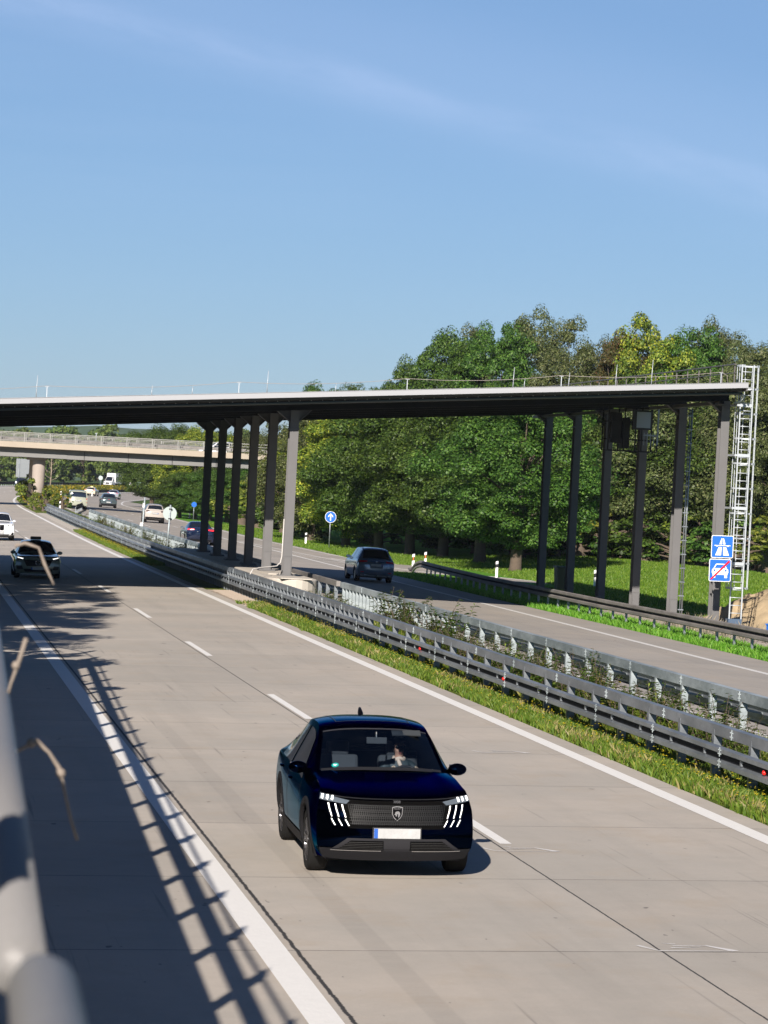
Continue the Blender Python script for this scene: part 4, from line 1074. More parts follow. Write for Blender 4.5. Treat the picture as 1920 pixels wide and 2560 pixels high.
# caged ladder beside the last column
def ladder():
    t = thing('caged_ladder', 'bright galvanised caged ladder up to the right end of the canopy', 'ladder', (29.62, 102.0, .08))
    m = MB()
    for x in (-.22, .22): m.b2((x-.022, -.02, 0), (x+.022, .02, 9.5))
    m.build('stile', M_GALVW, t)
    m = MB(); m.smooth = True
    for k in range(33):
        m = MB(); m.smooth = True; m.tube([(-.20, 0, .28+k*.28), (.20, 0, .28+k*.28)], .017, 6); m.build('rung', M_GALVW, t)
    m = MB()
    R = .36
    hoop = [(R*math.cos(a)+0.16, .36-.0+R*math.sin(a)*1.0) for a in np.linspace(-2.35, 2.35, 15)]
    hoop = [(-.22, .0)]+[( .0+.40*math.sin(a), .36-.38*math.cos(a)) for a in np.linspace(.9, 2*pi-.9, 15)][::-1]+[(.22, .0)]
    hoop = [(x+.12, -y if False else y) for x, y in hoop]
    for z in (1.45, 2.35, 3.25, 4.15, 5.05, 5.95, 6.85, 7.75, 8.65, 9.47):
        for a, b in zip(hoop, hoop[1:]): m.beam((a[0], a[1], z), (b[0], b[1], z), .05 if False else .012, .06)
    m.build('cage_hoop', M_GALVW, t)
    m = MB()
    for i in (1, 4, 6, 8, 10, 12, 15): x, y = hoop[i]; m.b2((x-.012, y-.008, 1.45), (x+.012, y+.008, 9.5))
    m.build('cage_bar', M_GALVW, t)
    for z in (2.3, 4.3, 6.2, 8.0):
        m = MB(); m.b2((-.34, -.03, z), (-.2, .9, z+.07)); m.b2((-.24, -.05, z-.02), (.2, -.02, z+.09)); m.build('wall_bracket', M_GALVW, t)
    m = MB(); m.b2((-.25, -.04, -.1), (.25, .35, .35)); m.build('foot_box', P('blue_grey_plinth', (.06, .10, .16), .6), t)
ladder()
# equipment cage slung beneath the roof with a grey display back
def equipment():
    t = thing('display_cage', 'hanging steel cage with a pale grey display under the right end of the canopy', 'display', (28.2, 113.3, 6.45))
    m = MB()
    for x in (-1.0, -.35, .35, 1.0):
        for y in (-.5, .5): m.b2((x-.025, y-.025, 0), (x+.025, y+.025, 1.75))
    for z in (0, .45, 1.15, 1.72):
        for y in (-.5, .5): m.b2((-1.0, y-.02, z-.02), (1.0, y+.02, z+.02))
    m.build('frame', M_DARK, t)
    m = MB()
    for x in np.linspace(.45, .98, 5): m.b2((x-.012, -.53, .25), (x+.012, -.51, .75))
    m.b2((.42, -.54, .62), (1.02, -.50, .68)); m.b2((.96, -.56, .3), (1.02, -.5, 1.7)); m.build('grating', M_GALV, t)
    m = MB(); m.b2((-.05, -.60, .85), (.72, -.42, 1.62)); m.build('housing', M_BLACK, t)
    m = MB(); m.b2((.10, -.615, .93), (.66, -.605, 1.56)); m.build('display_face', P('display_grey', (.30, .36, .42), .35), t)
    m = MB(); m.b2((-.85, -.4, .3), (-.45, .3, 1.5)); m.b2((-.40, -.35, .1), (-.1, .3, 1.3)); m.build('cabinet', M_DARK, t)
equipment()
# plinth of the middle columns
m = MB(); pts = []
for k in range(13): a = pi*k/12; pts.append((13.50-.88*math.cos(a), 101.9-1.1*math.sin(a)))
pts += [(14.38, 138.5), (12.62, 138.5)]
m.extz(pts, .1, 1.15)
pl = m.build('column_plinth', M_CONC, None, bevel=.05); tag(pl, 'long pale concrete plinth with a rounded end under the middle columns', 'plinth')
for i, (x, y) in enumerate([(13.5, 102.0), (13.6, 106.3)]):
    m = MB(); m.extz([(x-.55, y-1.2), (x+.55, y-1.2), (x+.6, y+1.2), (x-.6, y+1.2)], 1.151, 1.185); o = m.build('cover_slab', M_CONC, pl)

# ------------------------------------------------------------------ crash barriers
def wprof(sgn, h0=.30, h1=.61, d=.08, t=.006):    # W-shaped beam section, bulging towards sgn
    hh = np.linspace(h0, h1, 9); dd = [0, .055, .08, .055, .0, .055, .08, .055, 0]
    w_ = (h1-h0)/.31; hs = [h0, h0+.02*w_, h0+.065*w_, h0+.105*w_, h0+.12*w_, h1-.12*w_, h1-.105*w_, h1-.065*w_, h1-.02*w_, h1]
    dd = [.03, .085, .09, .085, .0, .0, .085, .09, .085, .03]
    a = [(sgn*x, z) for x, z in zip(dd, hs)]; b = [(sgn*(x-.008), z) for x, z in zip(dd, hs)][::-1]
    return a+b
def boxprof(c, h0, h1, w):
    return [(c-w/2, h0), (c+w/2, h0), (c+w/2, h1), (c-w/2, h1)]
def rpath(uf, y0, y1, step=2.0, hf=None):
    out = []; k = max(1, int((y1-y0)/step))
    for i in range(k+1):
        y = y0+(y1-y0)*i/k; u = uf(y) if callable(uf) else uf
        s = .0005*max(0, y-270); n = Vector((1, -s, 0)).normalized()
        z = zu(u, y)+(hf(y) if hf else 0)
        out.append(((medx(y)+u, y, z), n))
    return out
def posts_row(rt, us, ys, h, prof, mat, top=0, maxp=96):
    """Individual posts nearest the camera; the rest as one part."""
    for k, y in enumerate(ys[:maxp]):
        m = MB(); u = us(y) if callable(us) else us; x = medx(y)+u; z = zu(u, y)
        prof(m, 0, 0, 0, h); o = m.build('post', mat, rt) if k == 0 else None
        if k == 0: posts_row.me = o.data; o.location = (x, y, z); continue
        o = bpy.data.objects.new('post', posts_row.me); COL.objects.link(o); o.parent = rt; o.location = (x, y, z)
    if len(ys) > maxp:
        m = MB()
        for y in ys[maxp:]: u = us(y) if callable(us) else us; prof(m, medx(y)+u, y, zu(u, y), h)
        tag(m.build('distant_posts', mat, rt), kind='stuff')
def joints(rt, uf, ys, c, hs, w, sgn, mat, mb=None):
    mb = mb or MB()
    for y in ys:
        u = uf(y) if callable(uf) else uf; x = medx(y)+u; z = zu(u, y)
        for h0, h1, off in hs:
            mb.b2((x+off-.006, y-.008, z+h0), (x+off+.006, y+.008, z+h1))
            for dy in (-.06, .06):
                for hh in ((h0*.7+h1*.3), (h0*.3+h1*.7)): mb.box((x+off, y+dy, z+hh), (.018, .018, .018))
    return mb
def dense(y0, ya, yb, y1, s0, s1):
    ys = []; y = y0
    while y < y1: ys.append(y); y += (s0 if y < ya or y > yb else s1)
    return ys
def hpost(m, x, y, z, h):                          # rolled post, open towards the traffic behind
    m.b2((x-.07, y-.05, z), (x+.07, y-.044, z+h)); m.b2((x-.07, y-.05, z), (x-.063, y+.05, z+h)); m.b2((x+.063, y-.05, z), (x+.07, y+.02, z+h)); m.b2((x-.20, y-.03, z+.42), (x-.06, y+.03, z+.50))
def left_barrier():
    t = thing('crash_barrier', 'triple-rail galvanised crash barrier along the left edge of the median', 'barrier', (0, 0, 0), group='steel crash barriers')
    uf = -1.30
    band = lambda a, b: [(-.02, a), (-.085, a+.025), (-.085, b-.025), (-.02, b)]
    MB().sweep(rpath(uf, 6, 262), band(.295, .415)).build('lower_band', M_GALV, t)
    MB().sweep(rpath(uf, 6, 262), band(.50, .615)).build('upper_band', M_GALV, t)
    MB().sweep(rpath(uf, 6, 262), boxprof(-.012, .32, .59, .012)).build('recess_shade', P('shaded_zinc', (.02, .022, .025), .8, spec=.1), t)  # dark sheet between the bands, recess shade put into its colour
    MB().sweep(rpath(uf+.16, 6, 262), boxprof(0, .715, .875, .14)).build('top_rail', M_GALV, t)
    m = joints(t, uf, [6.5+4*k for k in range(64)], 0, [(.30, .44, -.086), (.47, .61, -.086), (.715, .875, .085)], 0, -1, None)
    m.build('rail_joint', M_GALVL, t)
    ys = dense(7.5, 76, 999, 262, 2.0, .9)
    posts_row(t, uf+.15, ys, .80, hpost, M_GALV)
    for y in (68.7, 58.8, 40.3):
        m = MB(); m.smooth = True; x = medx(y)+uf; m.sphere((x-.045, y, zu(uf, y)+.455), (.035, .04, .04), 12, 8); m.build('reflector', M_RED, t)
left_barrier()
def tpost(m, x, y, z, h):                          # bright tapered post, wide face towards the camera
    m.add([(x-.08, y-.03, z), (x+.04, y-.03, z), (x+.05, y-.03, z+h), (x-.08, y-.03, z+h), (x-.08, y-.022, z), (x+.04, y-.022, z), (x+.05, y-.022, z+h), (x-.08, y-.022, z+h)],
          [(0, 1, 2, 3), (7, 6, 5, 4), (0, 3, 7, 4), (1, 5, 6, 2)])
    m.b2((x-.085, y-.03, z), (x-.077, y+.07, z+h)); m.beam((x+.05, y, z+.62), (x+.36, y+.1, z+.56), .05, .04)
def mid_barrier(y0, y1, label, ya, s0=2.0, s1=.75):
    t = thing('crash_barrier', label, 'barrier', (0, 0, 0), group='steel crash barriers'); uf = 1.30
    MB().sweep(rpath(uf, y0, y1), boxprof(0, .76, .94, .15)).build('top_rail', M_GALVL, t)
    MB().sweep(rpath(uf+.35, y0, y1), wprof(1, .36, .67)).build('w_beam', M_GALV, t)
    joints(t, uf, [y0+2.5+4*k for k in range(int((y1-y0)/4))], 0, [(.76, .94, -.080)], 0, -1, None).build('rail_joint', M_GALVL, t)
    ys = dense(y0+.4, ya, 999, y1, s0, s1)
    posts_row(t, uf, ys, .76, tpost, M_GALVL)
mid_barrier(8, 99.3, 'box-rail barrier with bright posts on the right side of the median, nearest stretch', 77)
mid_barrier(139.5, 240, 'box-rail barrier with bright posts on the median beyond the canopy columns', 0, 1.6, 1.25)
def plinth_barrier():
    t = thing('crash_barrier', 'short box-rail barrier along the far side of the column plinth', 'barrier', (0, 0, 0), group='steel crash barriers')
    MB().sweep(rpath(1.30, 100.2, 138.8), boxprof(0, .76, .94, .15)).build('top_rail', M_WOODG, t)
    ys = [100.6+2*k for k in range(19)]; posts_row(t, 1.30, ys, .76, tpost, M_GALV)
plinth_barrier()
def right_barrier():
    t = thing('crash_barrier', 'double weathered grey rail in front of the right canopy columns with a sloping far end', 'barrier', (0, 0, 0), group='steel crash barriers')
    U = interp([(0, 12.6), (88, 12.35), (105, 12.1), (130, 12.3), (146, 13.0), (155, 13.6), (160, 14.2)])
    hf = lambda y: -.62*ss(152, 160.5, y)
    band = lambda a, b: [(-.02, a), (-.09, a+.03), (-.09, b-.03), (-.02, b)]
    MB().sweep(rpath(U, 30, 160.5, 1.0, hf), band(.42, .565)).build('lower_band', M_WOODG, t)
    MB().sweep(rpath(U, 30, 160.5, 1.0, hf), band(.64, .79)).build('upper_band', M_WOODG, t)
    MB().sweep(rpath(U, 30, 160.5, 1.0, hf), boxprof(-.012, .45, .76, .012)).build('recess_shade', MATS['shaded_zinc'], t)  # same dark sheet, shade of the gap as colour
    ys = [y for y in np.arange(32.5, 152, 1.9)]
    def pp(m, x, y, z, h): m.b2((x-.02, y-.05, z), (x+.05, y+.05, z+h)); 
    posts_row(t, lambda y: U(y)+.06, ys, .68, pp, M_GALV)
right_barrier()
def far_rails():
    for lab, uf, y0, y1, h in (('dark low barrier curving away behind the ivory taxi', lambda y: 1.6+2.2*ss(262, 300, y), 268, 740, .62),
                            ('dark barrier on the outer side of the far bend under the trees', lambda y: -12.2, 430, 745, .75)):
        t = thing('crash_barrier', lab, 'barrier', (0, 0, 0), group='steel crash barriers')
        MB().sweep(rpath(uf, y0, y1, 4), wprof(1, h-.36, h+.12)).build('w_beam', P('dark_barrier_steel', (.022, .021, .020), .8, spec=.1), t)
        m = MB()
        for y in np.arange(y0+1, y1, 4): u = uf(y); m.b2((medx(y)+u-.05, y-.06, zu(u, y)-.1), (medx(y)+u+.05, y+.06, zu(u, y)+h-.05))
        m.build('posts', M_GALV, t)
    t = thing('crash_barrier', 'curled end of a barrier beside the green nose under the round tree', 'barrier', (0, 0, 0), group='steel crash barriers')
    p = [(30.2, 338), (29.2, 345), (29.0, 353), (30.4, 360), (33, 367), (38, 376)]
    m = MB(); m.sweep([((x, y, gz(x, y)-.1), Vector((1, 0, 0))) for x, y in p], wprof(1, .35, .7)); m.build('w_beam', M_GALV, t)
    m = MB()
    for x, y in p: m.b2((x-.05, y-.05, gz(x, y)-.2), (x+.05, y+.05, gz(x, y)+.5))
    m.build('posts', M_GALV, t)
far_rails()

# ------------------------------------------------------------------ delineator posts, signs
def delineator(x, y, label, refl=None, h=1.05, back=False):
    z = gz(x, y)-.05
    t = thing('delineator_post', label, 'delineator post', (x, y, z), group='white delineator posts')
    m = MB(); w = .07
    m.add([(-w, 0, 0), (w, 0, 0), (0, .11, 0), (-w, 0, h-.02), (w, 0, h+.02), (0, .11, h+.0)], [(0, 1, 4, 3), (1, 2, 5, 4), (2, 0, 3, 5), (3, 4, 5), (0, 2, 1)])
    m.build('post_body', M_WHITE, t)
    m = MB(); m.add([(-w-.002, -.004, h*.62), (w+.002, -.004, h*.66), (w+.002, -.004, h*.86), (-w-.002, -.004, h*.82)], [(0, 1, 2, 3)])
    m.add([(w+.002, -.004, h*.66), (.001, .114, h*.66), (.001, .114, h*.86), (w+.002, -.004, h*.86)], [(0, 1, 2, 3)])
    m.build('black_band', M_BLACK, t)
    if refl:
        m = MB(); m.b2((-.028, -.010, h*.65), (.028, -.005, h*.83)); m.build('reflector', refl, t)
    return t
delineator(27.85, 159.7, 'white delineator post with an orange reflector standing left of its twin at the merge', M_ORANGE, 1.0)
delineator(29.95, 167.7, 'white delineator post with orange reflector just behind the tip of the sloping barrier', M_ORANGE, 1.0)
delineator(32.35, 158.6, 'grey-white delineator post in tree shade between the nose and the first column', None, .95)
delineator(34.11, 156.0, 'tall white delineator post with black band left of the farthest right column', None, 1.05)
delineator(35.63, 149.0, 'white delineator post in the meadow between the right columns', None, 1.05)
delineator(28.6, 209.5, 'white delineator post left of the round blue arrow sign', None, .9)
delineator(28.2, 293.5, 'white delineator post beside the small white plate on a stake', None, 1.0)
for k, (x, y) in enumerate([(15.0, 312), (14.0, 262+8), (20.8, 400), (24.2, 440), (30, 480), (37.5, 540), (46, 600)]):
    delineator(x, y, ['white delineator post right of the bridge pier', 'white delineator post at the start of the median barrier', 'white delineator post behind the pale van', 'white post above the curving dark barrier', 'white post over the ivory taxi', 'white post left of the box truck', 'white post right of the box truck'][k], None, 1.05)

def circ(r, n=36): return [(r*math.cos(2*pi*k/n), r*math.sin(2*pi*k/n)) for k in range(n)]
def arrow_sign():
    t = thing('direction_sign', 'round blue sign with a white upward arrow on a thin pole in the verge', 'road sign', (29.3, 202.5, gz(29.3, 202.5)-.02))
    z = 2.30-gz(29.3, 202.5)
    m = MB(); m.smooth = True; m.tube([(0, 0, 0), (0, 0, z+.3)], .038, 8); m.build('pole', M_GALV, t)
    m = MB(); m.prism([(x, zz+z) for x, zz in circ(.40)], -.06, -.045); p = m.build('plate', M_WHITE, t)
    m = MB(); m.prism([(x, zz+z) for x, zz in circ(.37)], -.064, -.059); m.build('blue_face', M_BLUE, p)
    ar = [(-.038, -.25), (.038, -.25), (.038, .10), (.15, -.03), (.15, .07), (0, .25), (-.15, .07), (-.15, -.03), (-.038, .10)]
    m = MB()
    for q in ([(-.04, -.25), (.04, -.25), (.04, .16), (-.04, .16)], [(0, .26), (-.17, .08), (-.17, -.03), (0, .15)], [(0, .26), (0, .15), (.17, -.03), (.17, .08)]):
        m.prism([(x, zz+z) for x, zz in q], -.068, -.063)
    m.build('white_arrow', M_WHITE, p)
arrow_sign()
def rr(w, h, r, n=5):
    o = []
    for cx, cz, a0 in ((w/2-r, h/2-r, 0), (-w/2+r, h/2-r, pi/2), (-w/2+r, -h/2+r, pi), (w/2-r, -h/2+r, 1.5*pi)):
        for k in range(n+1): a = a0+pi/2*k/n; o.append((cx+r*math.cos(a), cz+r*math.sin(a)))
    return o
def blue_sign(label, zc, xc, name, draw):
    t = thing(name, label, 'road sign', (xc, 100.9, zc), group='square blue signs on the last column', rot=(0, -.012, .06))
    m = MB(); m.prism(rr(.82, .80, .06), 0, .014); p = m.build('plate', M_WHITE, t)
    m = MB(); m.prism(rr(.775, .755, .045), -.004, .001); f = m.build('blue_face', M_BLUE, p)
    m = MB(); m.b2((-.32, .014, -.2), (.32, .04, -.17)); m.b2((-.32, .014, .2), (.32, .04, .23)); m.b2((-.03, .04, -.25), (.03, 1.25, -.2)); m.b2((-.03, .04, .2), (.03, 1.25, .25)); m.build('bracket', M_GALV, t)
    draw(p)
def draw_motorway(p):
    m = MB()
    for q in ([(-.115, .085), (-.02, .085), (-.012, .30), (-.045, .30)], [(.02, .085), (.115, .085), (.045, .30), (.012, .30)],
              [(-.30, .03), (.30, .03), (.30, .055), (-.30, .055)], [(-.24, .005), (-.17, .005), (-.17, .03), (-.24, .03)], [(.17, .005), (.24, .005), (.24, .03), (.17, .03)],
              [(-.26, -.31), (-.04, -.31), (-.025, -.01), (-.135, -.01)], [(.04, -.31), (.26, -.31), (.135, -.01), (.025, -.01)]):
        m.prism(q, -.009, -.0035)
    m.build('motorway_symbol', M_WHITE, p)
def draw_end(p):
    m = MB()
    for q in ([(-.31, -.07), (-.27, -.16), (.27, -.16), (.31, -.07), (.30, .03), (.235, .075), (-.235, .075), (-.30, .03)],
              [(-.255, .07), (-.215, .07), (-.13, .205), (-.155, .235)], [(.215, .07), (.255, .07), (.155, .235), (.13, .205)], [(-.155, .200), (.155, .200), (.155, .235), (-.155, .235)],
              [(-.27, -.27), (-.17, -.27), (-.17, -.16), (-.27, -.16)], [(.17, -.27), (.27, -.27), (.27, -.16), (.17, -.16)]):
        m.prism(q, -.009, -.0035)
    m.build('car_symbol', M_WHITE, p)
    m = MB()
    for x in (-.21, .21): m.prism([(a+x, b-.005) for a, b in circ(.038, 16)], -.012, -.0085)
    m.build('car_headlamp', M_BLUE, p)
    d = .33; w = .034
    m = MB(); m.prism([(-d-w*.7, -d+w*.7), (-d, -d-w*.2), (-d+w*.7, -d-w*.7+.02), (d+w*.7, d-w*.7), (d, d+w*.2), (d-w*.7, d+w*.7)], -.017, -.012)
    m.build('red_diagonal', M_REDS, p)
blue_sign('upper square blue sign with the white motorway bridge symbol beside the caged ladder', 3.02, 28.70, 'motorway_sign', draw_motorway)
blue_sign('lower square blue sign with a white car crossed by a red diagonal bar', 2.18, 28.66, 'expressway_end_sign', draw_end)

def median_signs():
    x, y = 13.55, 152.5; z0 = gz(x, y)
    t = thing('round_sign', 'round grey back of a sign on a pole in the median left of the columns', 'road sign', (x, y, z0), rot=(0, .03, 0))
    m = MB(); m.smooth = True; m.tube([(0, 0, 0), (0, 0, 2.75)], .045, 8); m.build('pole', M_GALVL, t)
    m = MB(); m.prism([(a, b+2.3) for a, b in circ(.36)], .05, .065); m.build('disc', M_GREYB, t)
    m = MB(); m.b2((-.06, -.05, 2.5), (.10, .05, 2.56)); m.b2((-.06, -.05, 2.0), (.10, .05, 2.06)); m.build('clamp', M_BLACK, t)
    x, y = 13.75, 172.0; z0 = gz(x, y)
    t = thing('median_pole', 'thin pale pole with a small white box in front of the beige car', 'pole', (x, y, z0), rot=(0, .035, 0))
    m = MB(); m.smooth = True; m.tube([(0, 0, 0), (0, 0, 2.9)], .045, 8); m.build('pole_tube', M_GALVL, t)
    m = MB(); m.b2((-.16, -.05, 1.2), (.02, .05, 1.4)); m.b2((-.1, -.05, 2.3), (.02, .04, 2.55)); m.build('white_box', M_WHITE, t)
    x, y = 29.35, 297.5; z0 = gz(x, y)-.05
    t = thing('plate_on_stake', 'small white plate on a stake at the foot of the round tree', 'road sign', (x, y, z0))
    m = MB(); m.b2((-.04, -.03, 0), (.04, .03, 1.15)); m.build('stake', M_GALVL, t)
    m = MB(); m.b2((-.19, -.05, .95), (.19, -.03, 1.2)); m.build('plate', M_WHITE, t)
    x, y = 24.6+1.7, 262+8; z0 = gz(x, y)
    t = thing('round_sign', 'small round blue sign above the grey sign back, in front of the dark hedge', 'road sign', (x, 270, z0))
    m = MB(); m.smooth = True; m.tube([(0, 0, 0), (0, 0, 1.75)], .035, 8); m.build('pole', M_GALV, t)
    m = MB(); m.prism([(a, b+1.6) for a, b in circ(.24)], -.05, -.04); m.build('blue_face', M_BLUE, t)
    # far signs near the truck
    for x, y, h, lab, cat in ((48.2, 640, 2.1, 'white round prohibition sign with a plate right of the box truck', 0), (42.0, 645, 2.2, 'round pale mirror-like sign left of the box truck', 1), (50.6, 648, 1.6, 'greenish panel on two posts behind the goldenrod', 2)):
        z0 = gz(x, y)+.2
        t = thing('road_sign', lab, 'road sign', (x, y, z0))
        m = MB(); m.tube([(0, 0, -.2), (0, 0, h)], .06, 6); m.build('pole', M_GALV, t)
        if cat == 2: m = MB(); m.b2((-.5, -.1, h-1.1), (.5, -.06, h+.4)); m.build('panel', P('pale_green_panel', (.22, .34, .28), .6), t)
        else:
            m = MB(); m.prism([(a, b+h) for a, b in circ(.48, 24)], -.12, -.09); d = m.build('disc', M_WHITE if cat == 0 else M_GREYB, t)
            if cat == 0:
                m = MB(); m.prism([(a, b+h) for a, b in circ(.36, 24)], -.126, -.119); m.build('disc_centre', P('pale_sign_centre', (.75, .72, .70), .5), d)
                m = MB(); m.b2((-.5, -.12, h-1.15), (.5, -.09, h-.6)); m.build('sub_plate', M_WHITE, t)
    t = thing('direction_board', 'large grey back of a direction board on two steel posts left of the bridge pier', 'sign board', (20.4, 520, gz(20.4, 520)), rot=(0, 0, 0))
    m = MB(); m.b2((-1.45, 0, 1.9), (1.45, .06, 5.15)); m.build('board_back', P('board_grey', (.20, .22, .23), .5, noise=.05), t)
    m = MB()
    for z in (2.7, 3.5, 4.3): m.b2((-1.45, -.03, z), (1.45, 0, z+.06))
    m.build('board_seam', M_GALV, t)
    m = MB()
    for x in (-.95, .85): m.b2((x-.09, -.16, -.5), (x+.09, -.03, 5.1))
    m.build('post', M_GALV, t)
    t = thing('waste_bin', 'olive box-shaped bin standing in the shade between the right columns', 'bin', (32.2, 141.5, gz(32.2, 141.5)-.05))
    m = MB(); m.add([(-.32, -.32, 0), (.32, -.32, 0), (.32, .32, 0), (-.32, .32, 0), (-.38, -.38, 1.2), (.38, -.38, 1.2), (.38, .38, 1.2), (-.38, .38, 1.2)], [(0, 1, 5, 4), (1, 2, 6, 5), (2, 3, 7, 6), (3, 0, 4, 7), (0, 3, 2, 1)]); m.build('bin_body', P('olive_plastic', (.09, .085, .03), .6), t)
    m = MB(); m.b2((-.42, -.42, 1.2), (.42, .42, 1.28)); m.build('lid', P('dark_olive', (.03, .05, .03), .5), t)
    t = thing('crate', 'bright blue crate at the right edge of the photo beside the sand heap', 'crate', (31.75, 103.0, gz(31.5, 103)-.02), rz=.3)
    m = MB(); m.b2((-.55, -.3, 0), (.55, .3, .42)); m.build('crate_body', P('bright_blue_plastic', (.015, .16, .60), .4), t, bevel=.02)
    m = MB(); m.b2((-.58, -.33, .36), (.58, .33, .42)); m.build('rim', P('bright_blue_plastic', (.015, .16, .60), .4), t)
median_signs()
# sand heap
def heap():
    n = 40; v = []; rng = random.Random(3)
    from mathutils import noise
    for j in range(n+1):
        for i in range(n+1):
            x = -4.2+8.4*i/n; y = -6+12*j/n; r = math.hypot(x/4.0, y/5.8)
            h = max(0, 1-r**1.5)*1.75
            h += (noise.noise(Vector((x*.9, y*.9, 1)))*.55+noise.noise(Vector((x*3, y*3, 4)))*.25+noise.noise(Vector((x*7, y*7, 4)))*.08)*min(1, max(0, 1.1-r)*2)
            v.append((x, y, h-.08))
    f = [(j*(n+1)+i, j*(n+1)+i+1, (j+1)*(n+1)+i+1, (j+1)*(n+1)+i) for j in range(n) for i in range(n)]
    m = MB(); m.smooth = True; m.add(v, f)
    o = m.build('sand_heap', P('yellow_sand', (.40, .31, .19), .95, noise=.3, nscale=3, bump=1.0, bscale=9)); o.location = (34.0, 108.5, gz(34.0, 108.5)-.1)
    tag(o, 'heap of yellow sand at the right edge behind the caged ladder', 'sand heap')
heap()

# ------------------------------------------------------------------ overpass
def overpass():
    t = thing('overpass_bridge', 'concrete overpass with steel railings crossing the motorway beyond the canopy', 'bridge', (13.5, 300, 0), -.16)
    a, b = -70, 34
    m = MB(); m.prism([(a, 6.66), (b, 6.66), (b, 7.22), (a, 7.22)], -6.2, -5.5); m.b2((a, -5.5, 6.6), (b, 5.5, 7.0)); m.prism([(a, 6.66), (b, 6.66), (b, 7.22), (a, 7.22)], 5.5, 6.2)
    m.build('deck', P('deck_concrete', (.36, .31, .245), .9, noise=.15, nscale=.4), t)
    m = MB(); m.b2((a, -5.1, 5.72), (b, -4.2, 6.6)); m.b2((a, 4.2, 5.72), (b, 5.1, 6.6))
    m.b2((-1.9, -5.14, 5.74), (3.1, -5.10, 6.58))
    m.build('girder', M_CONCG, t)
    m = MB()
    for x in np.arange(a, b, 4.4): m.b2((x-.03, -5.13, 5.72), (x+.03, -5.10, 6.6))
    m.build('girder_joint', M_DARK, t)
    for k, y in enumerate((-3.2, 3.2)):
        m = MB(); m.smooth = True; m.tube([(0.1-k*1.1, y, -.2), (.1-k*1.1, y, 5.45), (.1-k*1.1, y, 5.55)], [.66, .64, .60], 28)
        m.smooth = False; m.b2((-.75-k*1.1, y-.8, 5.5), (.85-k*1.1, y+.8, 5.72)); m.build('pier', M_CONCD, t)
    for side, nm in ((-5.9, 'front'), (5.9, 'back')):
        m = MB()
        for x in np.arange(a, b, 2.55):
            m.b2((x-.05, side-.05, 7.2), (x+.05, side+.05, 8.16)); m.b2((x+.17, side-.03, 7.2), (x+.22, side+.03, 8.1))
        for z, h in ((8.12, .08), (7.86, .05), (7.62, .05), (7.36, .05)): m.b2((a, side-.04, z), (b, side+.04, z+h))
        m.build('railing', P('bridge_rail_steel', (.22, .22, .205), .55, metal=.2), t)
    for side in (-4.9, 4.9):
        m = MB(); m.b2((a, side-.03, 7.42), (b, side+.03, 7.72))
        for x in np.arange(a, b, 2.0): m.b2((x-.04, side, 7.0), (x+.04, side+.08, 7.7))
        m.build('guard_rail', M_WOODG, t)
    t2 = thing('lamp_mast', 'thin grey mast rising behind the overpass railing', 'mast', (19.5, 310, 6))
    m = MB(); m.tube([(0, 0, 0), (0, 0, 2.7)], .05, 6); m.b2((-.12, -.03, 2.65), (.12, .03, 2.72)); m.build('mast_tube', M_GALVL, t2)
overpass()

